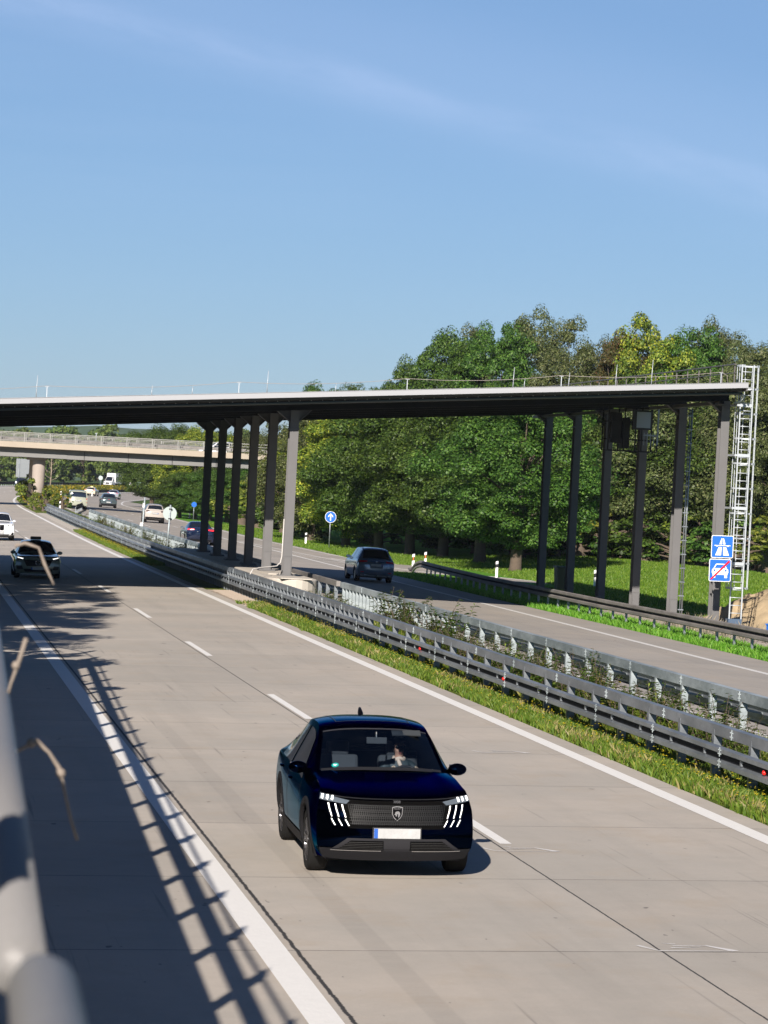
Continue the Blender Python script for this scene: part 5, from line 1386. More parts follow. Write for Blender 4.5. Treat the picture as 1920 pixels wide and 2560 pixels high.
# ------------------------------------------------------------------ left edge: retaining wall, footway, handrail
def wall_x(y): return -.12+.0305*y
def left_side():
    m = MB(); ys = list(np.arange(-12, 66, 3.0))
    rows = [[(wall_x(y)-9, y, 3.28), (wall_x(y), y, 3.28), (wall_x(y), y, zu(-13, y)-.5), (wall_x(y)-.35, y, zu(-13, y)-.5)] for y in ys]
    m.add([p for r in rows for p in r], [(j*4+i, j*4+i+1, (j+1)*4+i+1, (j+1)*4+i) for j in range(len(ys)-1) for i in range(3)]+[tuple(range(4)), tuple(range((len(ys)-1)*4, len(ys)*4))])
    w = m.build('retaining_wall', M_CONCD); tag(w, 'tall concrete retaining wall below the footway at the left edge', 'wall')
    m = MB()                                       # bank beyond the end of the wall
    v = []; f = []
    Y = list(np.arange(63, 260, 6)); U_ = [-9, -6, -3.5, -1.8, -.4]
    for y in Y:
        k = 1-.45*ss(60, 240, y)
        for i, x in enumerate(U_): v.append((x+.8, y, [3.2, 3.1, 2.6, 1.0, -.3][i]*k))
    n = len(U_); f = [(j*n+i, j*n+i+1, (j+1)*n+i+1, (j+1)*n+i) for j in range(len(Y)-1) for i in range(n-1)]
    m.add(v, f); tag(m.build('bank', M_GRASSF), kind='structure')
    t = thing('handrail', 'pale steel handrail running away along the left edge, close to the camera and blurred', 'railing', (0, 0, 0))
    M_R = P('pale_handrail_paint', (.215, .21, .205), .5, noise=.12, nscale=45, bump=.15, bscale=120)
    m = MB(); m.smooth = True; zt = 4.065
    m.tube([(.052+.0235*y, y, zt) for y in (2.32, 4, 6, 9, 14)]+[(wall_x(y)-.05, y, zt+.06) for y in (20, 30, 45, 58, 62)]+[(1.6, 64.5, zt), (1.2, 66, zt), (.2, 67, zt-.1), (-2, 67.6, zt-.2)], .0235, 14); m.build('top_tube', M_R, t)
    m = MB(); m.smooth = True; m.tube([(.113, 2.14, 4.085), (.113, 2.12, 4.09), (.112, 2.05, 4.095), (.104, 1.7, 4.10), (.08, .6, 4.12)], [.006, .019, .025, .025, .025], 14); m.build('near_tube', M_R, t)
    m = MB(); m.smooth = True
    m.tube([(-.257, 1.9, 3.2), (-.257, 1.9, 4.72), (-.257, 1.9, 4.80)], [.085, .085, .05], 14)
    m.build('shadow_post', M_R, t)  # unseen post, added only to cast a shadow across the top tube
    m = MB()
    for k in range(27):
        y = 1.0+2.45*k; x = wall_x(y)-.05
        m.beam((x, y, 3.25), (x, y, 4.16), .10, .12, up=(0, 1, 0))
        m.add([(x-.05, y-.06, 4.16), (x+.05, y-.06, 4.16), (x+.05, y+.06, 4.16), (x-.05, y+.06, 4.16), (x, y+.10, 4.36)], [(0, 1, 4), (1, 2, 4), (2, 3, 4), (3, 0, 4)])
    m.build('rail_post', M_R, t)
    m = MB()                                       # narrow board below the top tube, gives the broad band in the shadow
    vs = []
    for y in (0, 20, 40, 62): vs += [(wall_x(y)-.09, y, 3.70), (wall_x(y)-.09, y, 3.97), (wall_x(y)-.06, y, 3.97), (wall_x(y)-.06, y, 3.70)]
    m.add(vs, [(j*4+i, j*4+(i+1) % 4, (j+1)*4+(i+1) % 4, (j+1)*4+i) for j in range(3) for i in range(4)]); m.build('middle_board', M_R, t)
left_side()
def twig(pts, r, label, buds=()):
    t = MB(); t.smooth = True; n = len(pts)
    t.tube(pts, [r*(1.1-.45*i/(n-1))*(1+.25*math.sin(i*2.7)) for i in range(n)], 8)
    for p in buds: t.sphere(p, r*2.1, 8, 6)
    o = t.build('dry_twig', P('twig_bark', (.24, .20, .165), .8, noise=.3, nscale=60)); tag(o, label, 'twig', 'dry twigs by the handrail')
y = 5.0
twig([(.02, 5.1, 3.70), (.12, 5.05, 3.92), (.222, y, 3.988), (.24, y, 3.998), (.262, y, 3.98), (.28, y, 3.955), (.292, y, 3.915), (.306, y, 3.865), (.318, y, 3.832)], .0042, 'arched pale twig hanging in front of the shaded hard shoulder', [(.232, y, 3.995), (.284, y, 3.945)])
twig([(.214, y, 4.172), (.203, y, 4.13), (.192, y, 4.094), (.188, y, 4.075)], .0036, 'short straight twig with a yellow bud just right of the handrail', [(.199, y, 4.125)])
twig([(.262, 7, 4.275), (.285, 7, 4.283), (.318, 7, 4.274), (.334, 7, 4.235), (.352, 7, 4.20), (.358, 7, 4.188)], .0042, 'bent brown twig hanging in front of the grey-green saloon')
# ------------------------------------------------------------------ foliage
G1, G2, G3 = (.022, .050, .010), (.045, .095, .016), (.085, .140, .022)
LM = {
 'weed': leaf_mat('weed_leaves', [(0, (.05, .10, .015)), (.5, (.12, .20, .03)), (1, (.24, .30, .05))]),
 'maple': leaf_mat('maple_leaves', [(0, (.028, .062, .012)), (.5, (.060, .125, .018)), (.85, (.10, .18, .025)), (1, (.16, .24, .045))]),
 'olive': leaf_mat('olive_leaves', [(0, (.050, .070, .022)), (.5, (.100, .130, .038)), (.85, (.160, .185, .062)), (1, (.24, .24, .12))]),
 'yellow': leaf_mat('yellowing_leaves', [(0, (.075, .13, .018)), (.5, (.16, .22, .026)), (.8, (.30, .33, .035)), (1, (.50, .48, .06))]),
 'brown': leaf_mat('browning_leaves', [(0, (.060, .070, .022)), (.55, (.115, .125, .038)), (.85, (.17, .14, .05)), (1, (.22, .11, .05))]),
 'far': leaf_mat('distant_leaves', [(0, (.055, .10, .022)), (.5, (.105, .17, .034)), (1, (.19, .25, .05))]),
 'bush': leaf_mat('bush_leaves', [(0, (.06, .10, .016)), (.5, (.14, .19, .025)), (1, (.30, .32, .05))]),
 'golden': leaf_mat('goldenrod', [(0, (.05, .09, .012)), (.5, (.13, .16, .02)), (.8, (.40, .33, .02)), (1, (.55, .42, .02))]),
 'dry': leaf_mat('dry_weed', [(0, (.04, .07, .015)), (.5, (.10, .11, .03)), (1, (.32, .24, .12))]),
}
M_BARK = P('bark', (.10, .075, .055), .95, noise=.4, nscale=5, bump=.8, bscale=12)
def leaf_cloud(name, mat, R, H, n_cl, n_lf, size, seed, low=.12, flat=1.0, squash=.85, full=.45):
    """Crown of loose leaf clumps in an egg-shaped volume. Returns an object and the clump centres."""
    rg = np.random.default_rng(seed); C = []
    while len(C) < n_cl:
        d = rg.normal(size=3); d /= np.linalg.norm(d); rr_ = rg.uniform(full, 1.0)**.55
        z = d[2]*rr_
        prof = 1.0 if z < 0 else 1.0-.25*z
        lump = 1+.16*math.sin(3*math.atan2(d[1], d[0])+seed)+.10*math.sin(7*z+seed*2)
        C.append((d[0]*rr_*R*prof*lump, d[1]*rr_*R*prof*lump, H*(low+(1-low)*(.5+.5*z))))
    C = np.array(C); dd_ = np.linalg.norm(C[:, None]-C[None], axis=2)+np.eye(len(C))*99
    C = C[(dd_ < .36*R).sum(1) >= np.where(C[:, 2] > .8*H, 3, 2)]; n_cl = len(C); cr_ = R*rg.uniform(.12, .25, n_cl)
    idx = np.repeat(np.arange(n_cl), n_lf); N = len(idx)
    d = rg.normal(size=(N, 3)); d /= np.linalg.norm(d, axis=1)[:, None]
    rad = rg.uniform(.25, 1, N)**.5
    p = C[idx]+d*(cr_[idx]*rad)[:, None]*np.array([1, 1, squash*.8])
    p[:, 2] -= (np.linalg.norm(d[:, :2], axis=1)*rad)**2*cr_[idx]*.35     # drooping edges
    nr = d*.85+np.array([0, 0, .45])+rg.normal(size=(N, 3))*.38; nr /= np.linalg.norm(nr, axis=1)[:, None]
    a = np.cross(nr, rg.normal(size=(N, 3))); a /= np.linalg.norm(a, axis=1)[:, None]; b = np.cross(nr, a)
    s = size*rg.uniform(.6, 1.3, N)[:, None]
    v = np.stack([p-a*s*.55, p-b*s*.30+nr*s*.06, p+a*s*.55, p+b*s*.30+nr*s*.06], 1).reshape(-1, 3)
    f = np.arange(N*4).reshape(-1, 4)
    return v, f, C
def trunk_mesh(H, R, C, seed, r0=.28, lean=.03):
    m = MB(); m.smooth = True; rg = random.Random(seed)
    top = H*.72; pts = [(lean*H*t*math.sin(seed+t*2), lean*H*t*math.cos(seed*2+t), top*t) for t in (0, .04, .15, .3, .5, .7, .85, 1)]
    m.tube(pts, [r0*1.5, r0*1.1, r0, r0*.9, r0*.7, r0*.5, r0*.3, r0*.12], 8)
    for k in range(0, len(C), max(1, len(C)//16)):
        c = C[k]; h = max(.12, min(.7, c[2]/H*.62)); a = Vector(pts[0]).lerp(Vector(pts[-1]), h/.72 if h < .72 else 1)
        a = Vector((lean*H*h, 0, H*h)); mid = a.lerp(Vector(c), .5)+Vector((0, 0, .06*H*rg.uniform(-.5, 1)))
        m.tube([a*1.0, mid, Vector(c)], [r0*.30, r0*.16, r0*.05], 5)
    return m
TREES = {}
def proto(key, mat, R, H, n_cl, n_lf, size, seed, **k):
    v, f, C = leaf_cloud(key, mat, R, H, n_cl, n_lf, size, seed, **k)
    me = raw_mesh('crown', v, f, LM[mat]); md = me.data; bpy.data.objects.remove(me)
    t = trunk_mesh(H, R, C, seed).build('trunk', M_BARK); td = t.data; bpy.data.objects.remove(t)
    TREES[key] = (md, td, H)
proto('maple1', 'maple', 5.2, 16, 170, 400, .20, 1, low=.10)
proto('maple2', 'maple', 5.0, 16, 170, 400, .20, 2, low=.14)
proto('olive1', 'olive', 4.8, 16, 170, 380, .17, 3, low=.08)
proto('olive2', 'olive', 5.2, 16, 170, 380, .17, 4, low=.08)
proto('yellow1', 'yellow', 4.8, 14, 150, 330, .20, 5, low=.10)
proto('brown1', 'brown', 4.6, 15, 150, 340, .18, 6, low=.10)
proto('low1', 'maple', 4.6, 10, 190, 480, .145, 7, low=.16)
proto('low2', 'olive', 4.4, 10, 180, 420, .14, 8, low=.05)
proto('low3', 'yellow', 4.2, 10, 160, 400, .155, 9, low=.10)
proto('far1', 'far', 6.0, 14, 90, 90, .75, 10, low=.02)
proto('far2', 'far', 6.4, 14, 90, 90, .70, 11, low=.02)
proto('bush1', 'bush', 1.6, 2.6, 40, 110, .16, 12, low=.05)
proto('bush2', 'maple', 1.8, 2.8, 44, 110, .18, 13, low=.05)
tn = [0]
def tree(kind, x, y, h, label, group, wide=1.0, name=None, z=None, cat='tree'):
    md, td, H = TREES[kind]; s = h/H; rg = random.Random(int(x*31+y*7)); tn[0] += 1
    t = thing(name or 'broadleaf_tree', label, cat, (x, y, (gz(x, min(y, 760))+(lawn(x, y) if 31 < x and 112 < y < 262 else 0) if z is None else z)-.1), rg.uniform(0, 6.28), group)
    t.scale = (s*wide, s*wide, s)
    c = bpy.data.objects.new('crown', md); COL.objects.link(c); c.parent = t
    k = bpy.data.objects.new('trunk', td); COL.objects.link(k); k.parent = t
    return t
GR = 'trees of the roadside wood behind the canopy'
kinds = ['maple1', 'maple2', 'maple1', 'maple2', 'maple1', 'olive1', 'maple2', 'olive2', 'olive1', 'olive2', 'brown1', 'yellow1', 'yellow1', 'maple2', 'olive2', 'olive1', 'olive2', 'olive1']
back = [(33.26, 240, 13.4), (36.11, 240, 13.3), (37.94, 235, 13.4), (38.7, 225, 15.2), (40.4, 220, 17.3), (44.22, 230, 17.3), (43.26, 215, 17.5), (47.04, 220, 18.6), (46.21, 205, 17.0), (49.66, 210, 16.1), (50.21, 205, 16.5), (51.6, 205, 18.1), (52.45, 200, 16.3), (54.29, 200, 17.2), (56.01, 200, 17.6), (54.83, 190, 15.2), (54.83, 185, 15.7), (55.3, 180, 15.8)]
pos = ['first low tree showing above the canopy roof edge from the left', 'second low crown above the roof edge, dark green', 'crown just left of the first tall tree above the canopy', 'tall rounded dark green tree, first tall one above the roof from the left', 'tall broad dark green tree beside the open sky gap', 'tree whose top fills the notch between two tall crowns', 'tall dark airy crown above the middle of the canopy roof', 'tallest olive-grey crown above the roof', 'brownish crown sloping down right of the tallest crown', 'olive crown low above the roof before the yellow one', 'reddish-brown low crown above the roof', 'bright yellow-green tall tree against the sky', 'yellow-green crown right of the tall yellow tree', 'dark green tree standing in the sky gap left of the ladder top', 'brown-green crown behind the roof railing', 'olive tree rising behind the ladder cage', 'tall olive-grey tree at the right edge of the photo', 'outermost tree cut by the right edge of the photo']
for (x, y, h), kd, lb in zip(back, kinds, pos): tree(kd, x, y, h*.985, lb, GR, .72)
front = [(33.2, 252, 9.1), (31.4, 232, 9.6), (30.6, 222, 10.1), (31.9, 212, 10.4), (33.2, 205, 10.9), (34.6, 200, 11.1), (35.9, 194.5, 11.3), (36.6, 185, 11.4), (36.0, 171, 10.8), (43.48, 196, 11.4), (45.96, 196, 12.1), (47.98, 194, 12.5), (51.06, 196, 12.0), (51.91, 190, 13.0), (53.87, 188, 12.0), (55.08, 184, 13.1)]
fk = ['low3', 'low3', 'low2', 'low3', 'low1', 'low1', 'low1', 'low1', 'low1', 'low2', 'low2', 'low1', 'low2', 'low2', 'low1', 'low2']
fl = ['yellow-green tree right behind the nearest middle column', 'yellowing tree just left of the round blue arrow sign', 'tree directly behind the arrow sign', 'bright yellow-leaved tree right of the arrow sign', 'dark green tree above the people carrier', 'green tree right above the people carrier roof', 'green tree with a knobbly trunk behind the twin delineator posts', 'dark green tree between the two visible trunks', 'green tree whose pale trunk stands left of the right column row', 'olive tree behind the farthest right column', 'olive tree behind the second right column', 'green tree behind the third right column', 'olive-brown tree behind the fourth right column', 'grey-olive tree left of the column with the drain pipe', 'green tree behind the blue square signs', 'olive tree right of the caged ladder']
for (x, y, h), kd, lb in zip(front, fk, fl): tree(kd, x, y, h, lb, GR, .86 if y > 231 else 1.12)
GB = 'trees behind the overpass'
mid = [(36.03, 300, 9.5), (37.38, 330, 9.4), (37.23, 350, 9.8), (33.81, 345, 10.4), (31.43, 350, 10.3), (29.89, 360, 10.1)]
for (x, y, h), kd, lb in zip(mid, ['low2', 'low2', 'low3', 'low3', 'low1', 'low1'], ['tree in the gap between the two nearest middle columns', 'tree seen between the middle columns under the sky gap', 'yellowish tree behind the white car on the overpass', 'large mid-green tree above the overpass railing left of the columns', 'green tree above the overpass railing', 'leftmost bright green tree above the overpass railing']):
    tree(kd, x, y, h, lb, GB, 1.05)
low = [(26.7, 288, 4.6), (28.0, 286, 4.9), (29.3, 284, 5.0), (30.7, 282, 5.2), (32.0, 280, 5.2), (33.6, 277, 5.4), (29.8, 296, 5.0), (32.5, 292, 5.0)]
for (x, y, h), kd, lb in zip(low, ['low1']*5+['low3', 'low1', 'low2'], ['round green tree overhanging the road beneath the overpass, leftmost', 'second round green tree beneath the overpass', 'dense green tree beneath the overpass above the white plate', 'dark green tree beneath the overpass left of the columns', 'dark tree between the two farthest middle columns', 'yellowish tree beside the stony bank behind the columns', 'green tree behind the leftmost round tree under the overpass', 'dark tree filling the gap under the overpass']):
    tree(kd, x, y, h, lb, 'low trees beneath the overpass', 1.5)
# far wood round the bend: rows of trees, then the blue hills
for i, y in enumerate([50, 54, 58, 62, 66]):
    tree(['bush1', 'bush2'][i % 2], -1.35, y, 3.3+.3*(i % 3), 'shrub on the footway side of the wall, out of the picture to the left', 'shrubs beside the footway', 1.0, name='bush', cat='bush', z=3.2)
for i in range(17):  # unseen row added to hold back sky light and deepen the shade
    tree(['far1', 'far2'][i % 2], -8.6-(i % 3)*.7, -38+8.2*i, 8.2+(i*5 % 3)*.5, 'unseen tree added on the left to block sky light', 'unseen trees added to block the left sky', .62, z=3.0)
GF = 'trees of the far wood round the bend'
for i in range(21):
    x = 8+i*5.2+random.uniform(-1, 1); y = 705+(i*37 % 46); h = 13+.22*i+random.uniform(-1, 1.5)
    tree(['far1', 'far2'][i % 2], x, y, h, ['dark tree of the far wood behind the outer barrier', 'green tree of the far wood behind the outer barrier'][i % 2], GF, .9, z=.8)
for i in range(24):
    x = 15+i*7+random.uniform(-2, 2); y = 960+(i*53 % 120); h = 15.5+.17*i+random.uniform(-1.0, 2.2)
    tree(['far2', 'far1'][i % 2], x, y, h, 'pale hazy tree above the overpass railing in the distance', 'hazy trees on the skyline', 1.1, z=2.0)
hv = []; hf = []
for i in range(61):
    x = -300+i*20; hh = 28.5+1.2*math.sin(i*.35)+.9*math.sin(i*.93+1)+.6*math.sin(i*2.3)
    hv += [(x, 1500, .3), (x, 1600, hh), (x, 1900, hh*.8), (x, 1950, .3)]
for i in range(60):
    for j in range(3): hf.append((i*4+j, i*4+j+1, (i+1)*4+j+1, (i+1)*4+j))
m = MB(); m.add(hv, hf); tag(m.build('hill', P('wooded_hill', (.045, .080, .042), .95, noise=.6, nscale=.09, bump=1.0, bscale=.1)), kind='structure')
# trees on the left bank, outside the frame, whose shade falls over the road
for i, (x, y, h, kd, w_) in enumerate([(-2.6, 70, 9.5, 'maple1', .95), (-3.0, 79, 12.5, 'olive1', .8), (-3.4, 88, 12.0, 'maple2', .85), (-2.9, 74, 7.5, 'low1', .85), (-4.6, 97, 9, 'low2', .9), (-3.0, 83, 7.5, 'low3', .85), (-2.6, 91, 7, 'low1', .8), (-1.4, 66, 5.6, 'low2', .9)]):
    tree(kd, x, y, h, ['tree on the left bank nearest the end of the handrail', 'tallest tree on the left bank', 'third tall tree on the left bank', 'low tree on the left bank', 'farthest tree on the left bank', 'low yellowish tree on the left bank', 'low green tree on the left bank', 'small tree just past the wall end'][i], 'trees on the left bank shading the road', w_, z=2.4)

# bushes: at the pier and at the foot of the wood
def bush(x, y, h, kind, label, group='bushes at the bridge pier', w=1.0): return tree(kind, x, y, h, label, group, w, name='bush', cat='bush')
for x, y, h, k, lb in ((12.2, 286, 3.0, 'bush1', 'big yellow-green bush left of the bridge pier'), (13.2, 280, 2.2, 'bush1', 'low bush in front of the bridge pier'), (14.9, 283, 1.9, 'bush2', 'dark green bush at the right foot of the pier'), (12.6, 272, 1.5, 'bush1', 'light green bush at the end of the median barrier'), (12.9, 305, 3.4, 'bush1', 'bush growing behind the left side of the pier'), (15.7, 300, 1.4, 'bush1', 'small bush right of the pier'), (12.0, 277, 1.5, 'bush1', 'small bush leaning over the left carriageway line')):
    bush(x, y, h, k, lb)
for i, (x, y, h, k) in enumerate([(34.8, 216, 2.6, 'bush2'), (38.0, 206, 2.4, 'bush2'), (40.2, 190, 2.6, 'bush2'), (42.5, 190, 2.8, 'bush1'), (44.2, 190, 3.0, 'bush2'), (46.2, 190, 3.0, 'bush1'), (48.2, 188, 3.2, 'bush2'), (49.8, 186, 2.8, 'bush2'), (51.2, 184, 3.2, 'bush1'), (52.3, 181, 3.2, 'bush2'), (53.6, 178, 3.2, 'bush1'), (33.0, 236, 3, 'bush1'), (31.8, 246, 3, 'bush2'), (31, 258, 3.4, 'bush1'), (30.5, 268, 3, 'bush1'), (41.4, 196, 3.2, 'bush1'), (45.3, 194, 3.0, 'bush2'), (50.6, 190, 3, 'bush2'), (39.4, 200, 3, 'bush2'), (35.6, 224, 3.2, 'bush1')]):
    tree(k, x, y, h*1.15, 'dense bush at the foot of the roadside wood', 'bushes along the foot of the wood', 1.5, name='bush', cat='bush')

# ------------------------------------------------------------------ grass and weeds
def blades(name, pts, h, w, mat, seed, lean=.35, parent=None):
    rg = np.random.default_rng(seed); N = len(pts); a = rg.uniform(0, 2*pi, N)
    hh = h*rg.uniform(.45, 1.25, N); ww = w*rg.uniform(.6, 1.3, N)
    dx, dy = np.cos(a)*ww, np.sin(a)*ww; l = rg.normal(size=(N, 2))*lean*hh[:, None]
    p = np.array(pts); z = np.zeros(N)
    v = np.stack([np.c_[p[:, 0]-dx, p[:, 1]-dy, p[:, 2]-.02], np.c_[p[:, 0]+dx, p[:, 1]+dy, p[:, 2]-.02],
                  np.c_[p[:, 0]+dx*.6+l[:, 0]*.4, p[:, 1]+dy*.6+l[:, 1]*.4, p[:, 2]+hh*.6], np.c_[p[:, 0]+l[:, 0], p[:, 1]+l[:, 1], p[:, 2]+hh]], 1).reshape(-1, 3)
    o = raw_mesh(name, v, np.arange(N*4).reshape(-1, 4), mat, parent)
    return tag(o, kind='stuff')
GRM = leaf_mat('grass_blades', [(0, (.075, .140, .014)), (.5, (.135, .215, .022)), (.85, (.20, .26, .035)), (1, (.34, .32, .08))], .4)
GRB = leaf_mat('bright_grass_blades', [(0, (.085, .200, .014)), (.6, (.150, .310, .024)), (1, (.26, .40, .06))], .4)
def scatter(n, uf0, uf1, y0, y1, bias=1.6, dens=None, seed=1):
    rg = np.random.default_rng(seed); out = []
    t = rg.uniform(0, 1, n)**bias; ys = y0+(y1-y0)*t; r = rg.uniform(0, 1, n)
    for y, q in zip(ys, r):
        a = uf0(y) if callable(uf0) else uf0; b = uf1(y) if callable(uf1) else uf1
        u = a+(b-a)*q; 
        if dens and not dens(u, y): continue
        out.append((medx(y)+u, y, zu(u, y)+(lawn(medx(y)+u, y) if 31 < medx(y)+u and 112 < y < 262 else 0)))
    return out
from mathutils import noise as MN
edge = lambda y: -1.98+.22*MN.noise(Vector((0, y*.6, 0)))+.12*MN.noise(Vector((3, y*3.1, 0)))
blades('verge_grass', scatter(90000, edge, -.95, 24, 101, 1.8, seed=2)+scatter(16000, edge, -1.0, 140, 206, 1.3, seed=3), .125, .010, GRM, 1)
blades('median_grass', scatter(34000, -1.0, 1.25, 24, 100, 1.6, lambda u, y: MN.noise(Vector((u*.8, y*.5, 2))) > -.18, seed=4)+scatter(9000, -1.0, 1.2, 141, 262, 1.2, seed=5), .30, .018, GRM, 2)
blades('verge_grass_right', scatter(44000, lambda y: 11.35+.10*MN.noise(Vector((0, y*.9, 5))), 13.6, 48, 152, 1.3, seed=6), .17, .018, GRB, 3)
blades('meadow_blades', scatter(120000, lambda y: 13.6, 38, 116, 195, 1.0, lambda u, y: not (abs(medx(y)+u-30) < 3.4 and 150 < y < 172) and not (30 < medx(y)+u < 34 and 146 < y < 158), seed=7)+scatter(26000, lambda y: U_RAMP(y)+.75, lambda y: U_RAMP(y)+7, 174, 270, 1.0, seed=8), .13, .03, GRB, 4)
def dots(name, pts, h, r, mat, seed):
    rg = np.random.default_rng(seed); vs = []; n = len(pts); p = np.array(pts); s = r*rg.uniform(.6, 1.4, n); z = h*rg.uniform(.5, 1.2, n)
    c = p+np.c_[rg.normal(size=n)*.02, rg.normal(size=n)*.02, z]
    o4 = np.array([(-1, 0, 0), (0, -1, .3), (1, 0, 0), (0, 1, .6)])
    v = (c[:, None, :]+o4[None]*s[:, None, None]).reshape(-1, 3)
    return tag(raw_mesh(name, v, np.arange(n*4).reshape(-1, 4), mat), kind='stuff')
YEL = P('yellow_petals', (.70, .55, .02), .6)
dots('yellow_flowers', scatter(1500, -1.9, -.9, 34, 100, 1.5, seed=9)+scatter(2600, -1.9, -.9, 145, 204, 1.0, seed=10)+scatter(700, -1, 1.2, 34, 95, 1.2, seed=11), .24, .016, YEL, 1)
blades('dry_verge_tufts', scatter(9000, edge, -1.0, 34, 101, 1.8, lambda u, y: MN.noise(Vector((u*2, y*.35, 9))) > .12, seed=41), .17, .012, leaf_mat('dry_grass', [(0, (.20, .17, .06)), (1, (.38, .32, .14))], .3), 8)
# dry reeds by the column feet
blades('dry_reeds', scatter(420, 13.3, 15.4, 94, 104, 1.0, seed=12), .55, .008, leaf_mat('reed_stalks', [(0, (.16, .14, .10)), (1, (.32, .28, .20))], .1), 5, .25)
# leafy weeds in the median: individual plants
def weed_proto(nm, mat, seed, H=.8, stems=7, lf=26, size=.07):
    rg = np.random.default_rng(seed); m = MB(); V = []
    for s in range(stems):
        b = rg.normal(size=2)*.10; l = rg.normal(size=2)*.22; h = H*rg.uniform(.6, 1.1)
        m.tube([(b[0], b[1], -.03), (b[0]+l[0]*.4, b[1]+l[1]*.4, h*.5), (b[0]+l[0], b[1]+l[1], h)], [.008, .006, .003], 4)
        for k in range(lf):
            t = rg.uniform(.15, 1); c = np.array([b[0]+l[0]*t, b[1]+l[1]*t, h*t]); d = rg.normal(size=3); d[2] = abs(d[2])*.4; d /= np.linalg.norm(d)
            w = np.cross(d, [0, 0, 1]); w /= np.linalg.norm(w); L = size*rg.uniform(.7, 1.4)*(1.3-.6*t)
            V.append([c, c+d*L*.5+w*L*.16, c+d*L+np.array([0, 0, -L*.25]), c+d*L*.5-w*L*.16])
    st = m.build('stems', M_BARK); sd = st.data; bpy.data.objects.remove(st)
    o = raw_mesh('leaves', np.array(V).reshape(-1, 3), np.arange(len(V)*4).reshape(-1, 4), LM[mat]); od = o.data; bpy.data.objects.remove(o)
    return od, sd
WP = [weed_proto('a', 'weed', 1, .85, 8, 34, .13), weed_proto('b', 'weed', 2, .7, 9, 30, .12), weed_proto('c', 'dry', 3, .8, 9, 24, .10), weed_proto('d', 'golden', 4, .75, 9, 30, .09)]
def weed(k, x, y, s, label='leafy weed growing between the two median barriers', group='weeds between the median barriers', nm='weed'):
    od, sd = WP[k]; t = thing(nm, label, 'plant', (x, y, gz(x, y)), random.uniform(0, 6.28), group); t.scale = (s, s, s)
    for n_, d in (('leaves', od), ('stems', sd)):
        c = bpy.data.objects.new(n_, d); COL.objects.link(c); c.parent = t
rw = random.Random(11)
for y in [86.5, 84.8, 83.6, 78.0, 76.8]: weed(0, 14.45+rw.uniform(-.2, .2), y, rw.uniform(1.15, 1.6), 'tall green weed climbing through the bright barrier posts')
for y in [82.5, 81.5, 80.6, 79.6, 79.0]: weed(2, 14.3+rw.uniform(-.3, .3), y, rw.uniform(.9, 1.1), 'straw-coloured withered weed between the barriers')
for k in range(100):
    y = 38+36*rw.random()**1.1; weed(rw.choice([0, 1, 1, 0, 3, 2]), 13.3+rw.uniform(-.3, 1.2), y, rw.uniform(.6, 1.15))
for k in range(14): weed(rw.choice([0, 1]), 13.2+rw.uniform(0, .7), 87+rw.random()*10, rw.uniform(.6, 1.0))
for k in range(46): weed(rw.choice([3, 1, 3, 1, 0]), 13.4+rw.uniform(-.5, 1.0), 142+rw.random()**1.3*100, rw.uniform(.8, 1.35), 'flowering weed among the barrier posts beyond the columns', 'weeds beyond the columns')
# goldenrod on the far median strip
v = []; 
for x0, y0, n in ((0, 0, 2600),):
    pts = scatter(n, -.9, 1.3, 285, 660, .9, seed=21)
rg = np.random.default_rng(5); P_ = np.array(pts)
vs = []
for k in range(9):
    q = P_+np.c_[rg.normal(size=len(P_))*.5, rg.normal(size=len(P_))*.8, rg.uniform(.1, 1.25, len(P_))]; vs.append(q)
q = np.concatenate(vs); N = len(q); a = rg.normal(size=(N, 3)); a /= np.linalg.norm(a, axis=1)[:, None]; b = np.cross(a, rg.normal(size=(N, 3))); b /= np.linalg.norm(b, axis=1)[:, None]; s = .17
v = np.stack([q-a*s, q-b*s*.6, q+a*s, q+b*s*.6], 1).reshape(-1, 3)
tag(raw_mesh('goldenrod_strip', v, np.arange(N*4).reshape(-1, 4), LM['golden']), kind='stuff')
# pebbles in the gravel strip
pts = scatter(5000, -1.95, -1.25, 99.5, 111, 1.0, seed=30)
dots('pebbles', [(x, y, z+.015) for x, y, z in pts], .015, .04, P('pebble', (.50, .42, .34), .9, noise=.3, nscale=30), 3)
# dead bare tree in front of the far wood and dry stakes
t = thing('bare_tree', 'bare dead tree right of the bridge pier in front of the far wood', 'tree', (27.0, 560, gz(27, 560)))
m = MB(); m.smooth = True; m.tube([(0, 0, 0), (.1, 0, 3), (0, 0, 6), (.1, 0, 8)], [.16, .12, .07, .02], 6)
for k in range(18):
    h = 1.5+k*.36; a = k*2.4; L = 1.9-.08*k; m.tube([(0, 0, h), (math.cos(a)*L*.6, math.sin(a)*L*.6, h+.5), (math.cos(a)*L, math.sin(a)*L, h+1.3)], [.05, .03, .01], 4)
m.build('branches', P('dead_wood', (.28, .23, .17), .9), t)
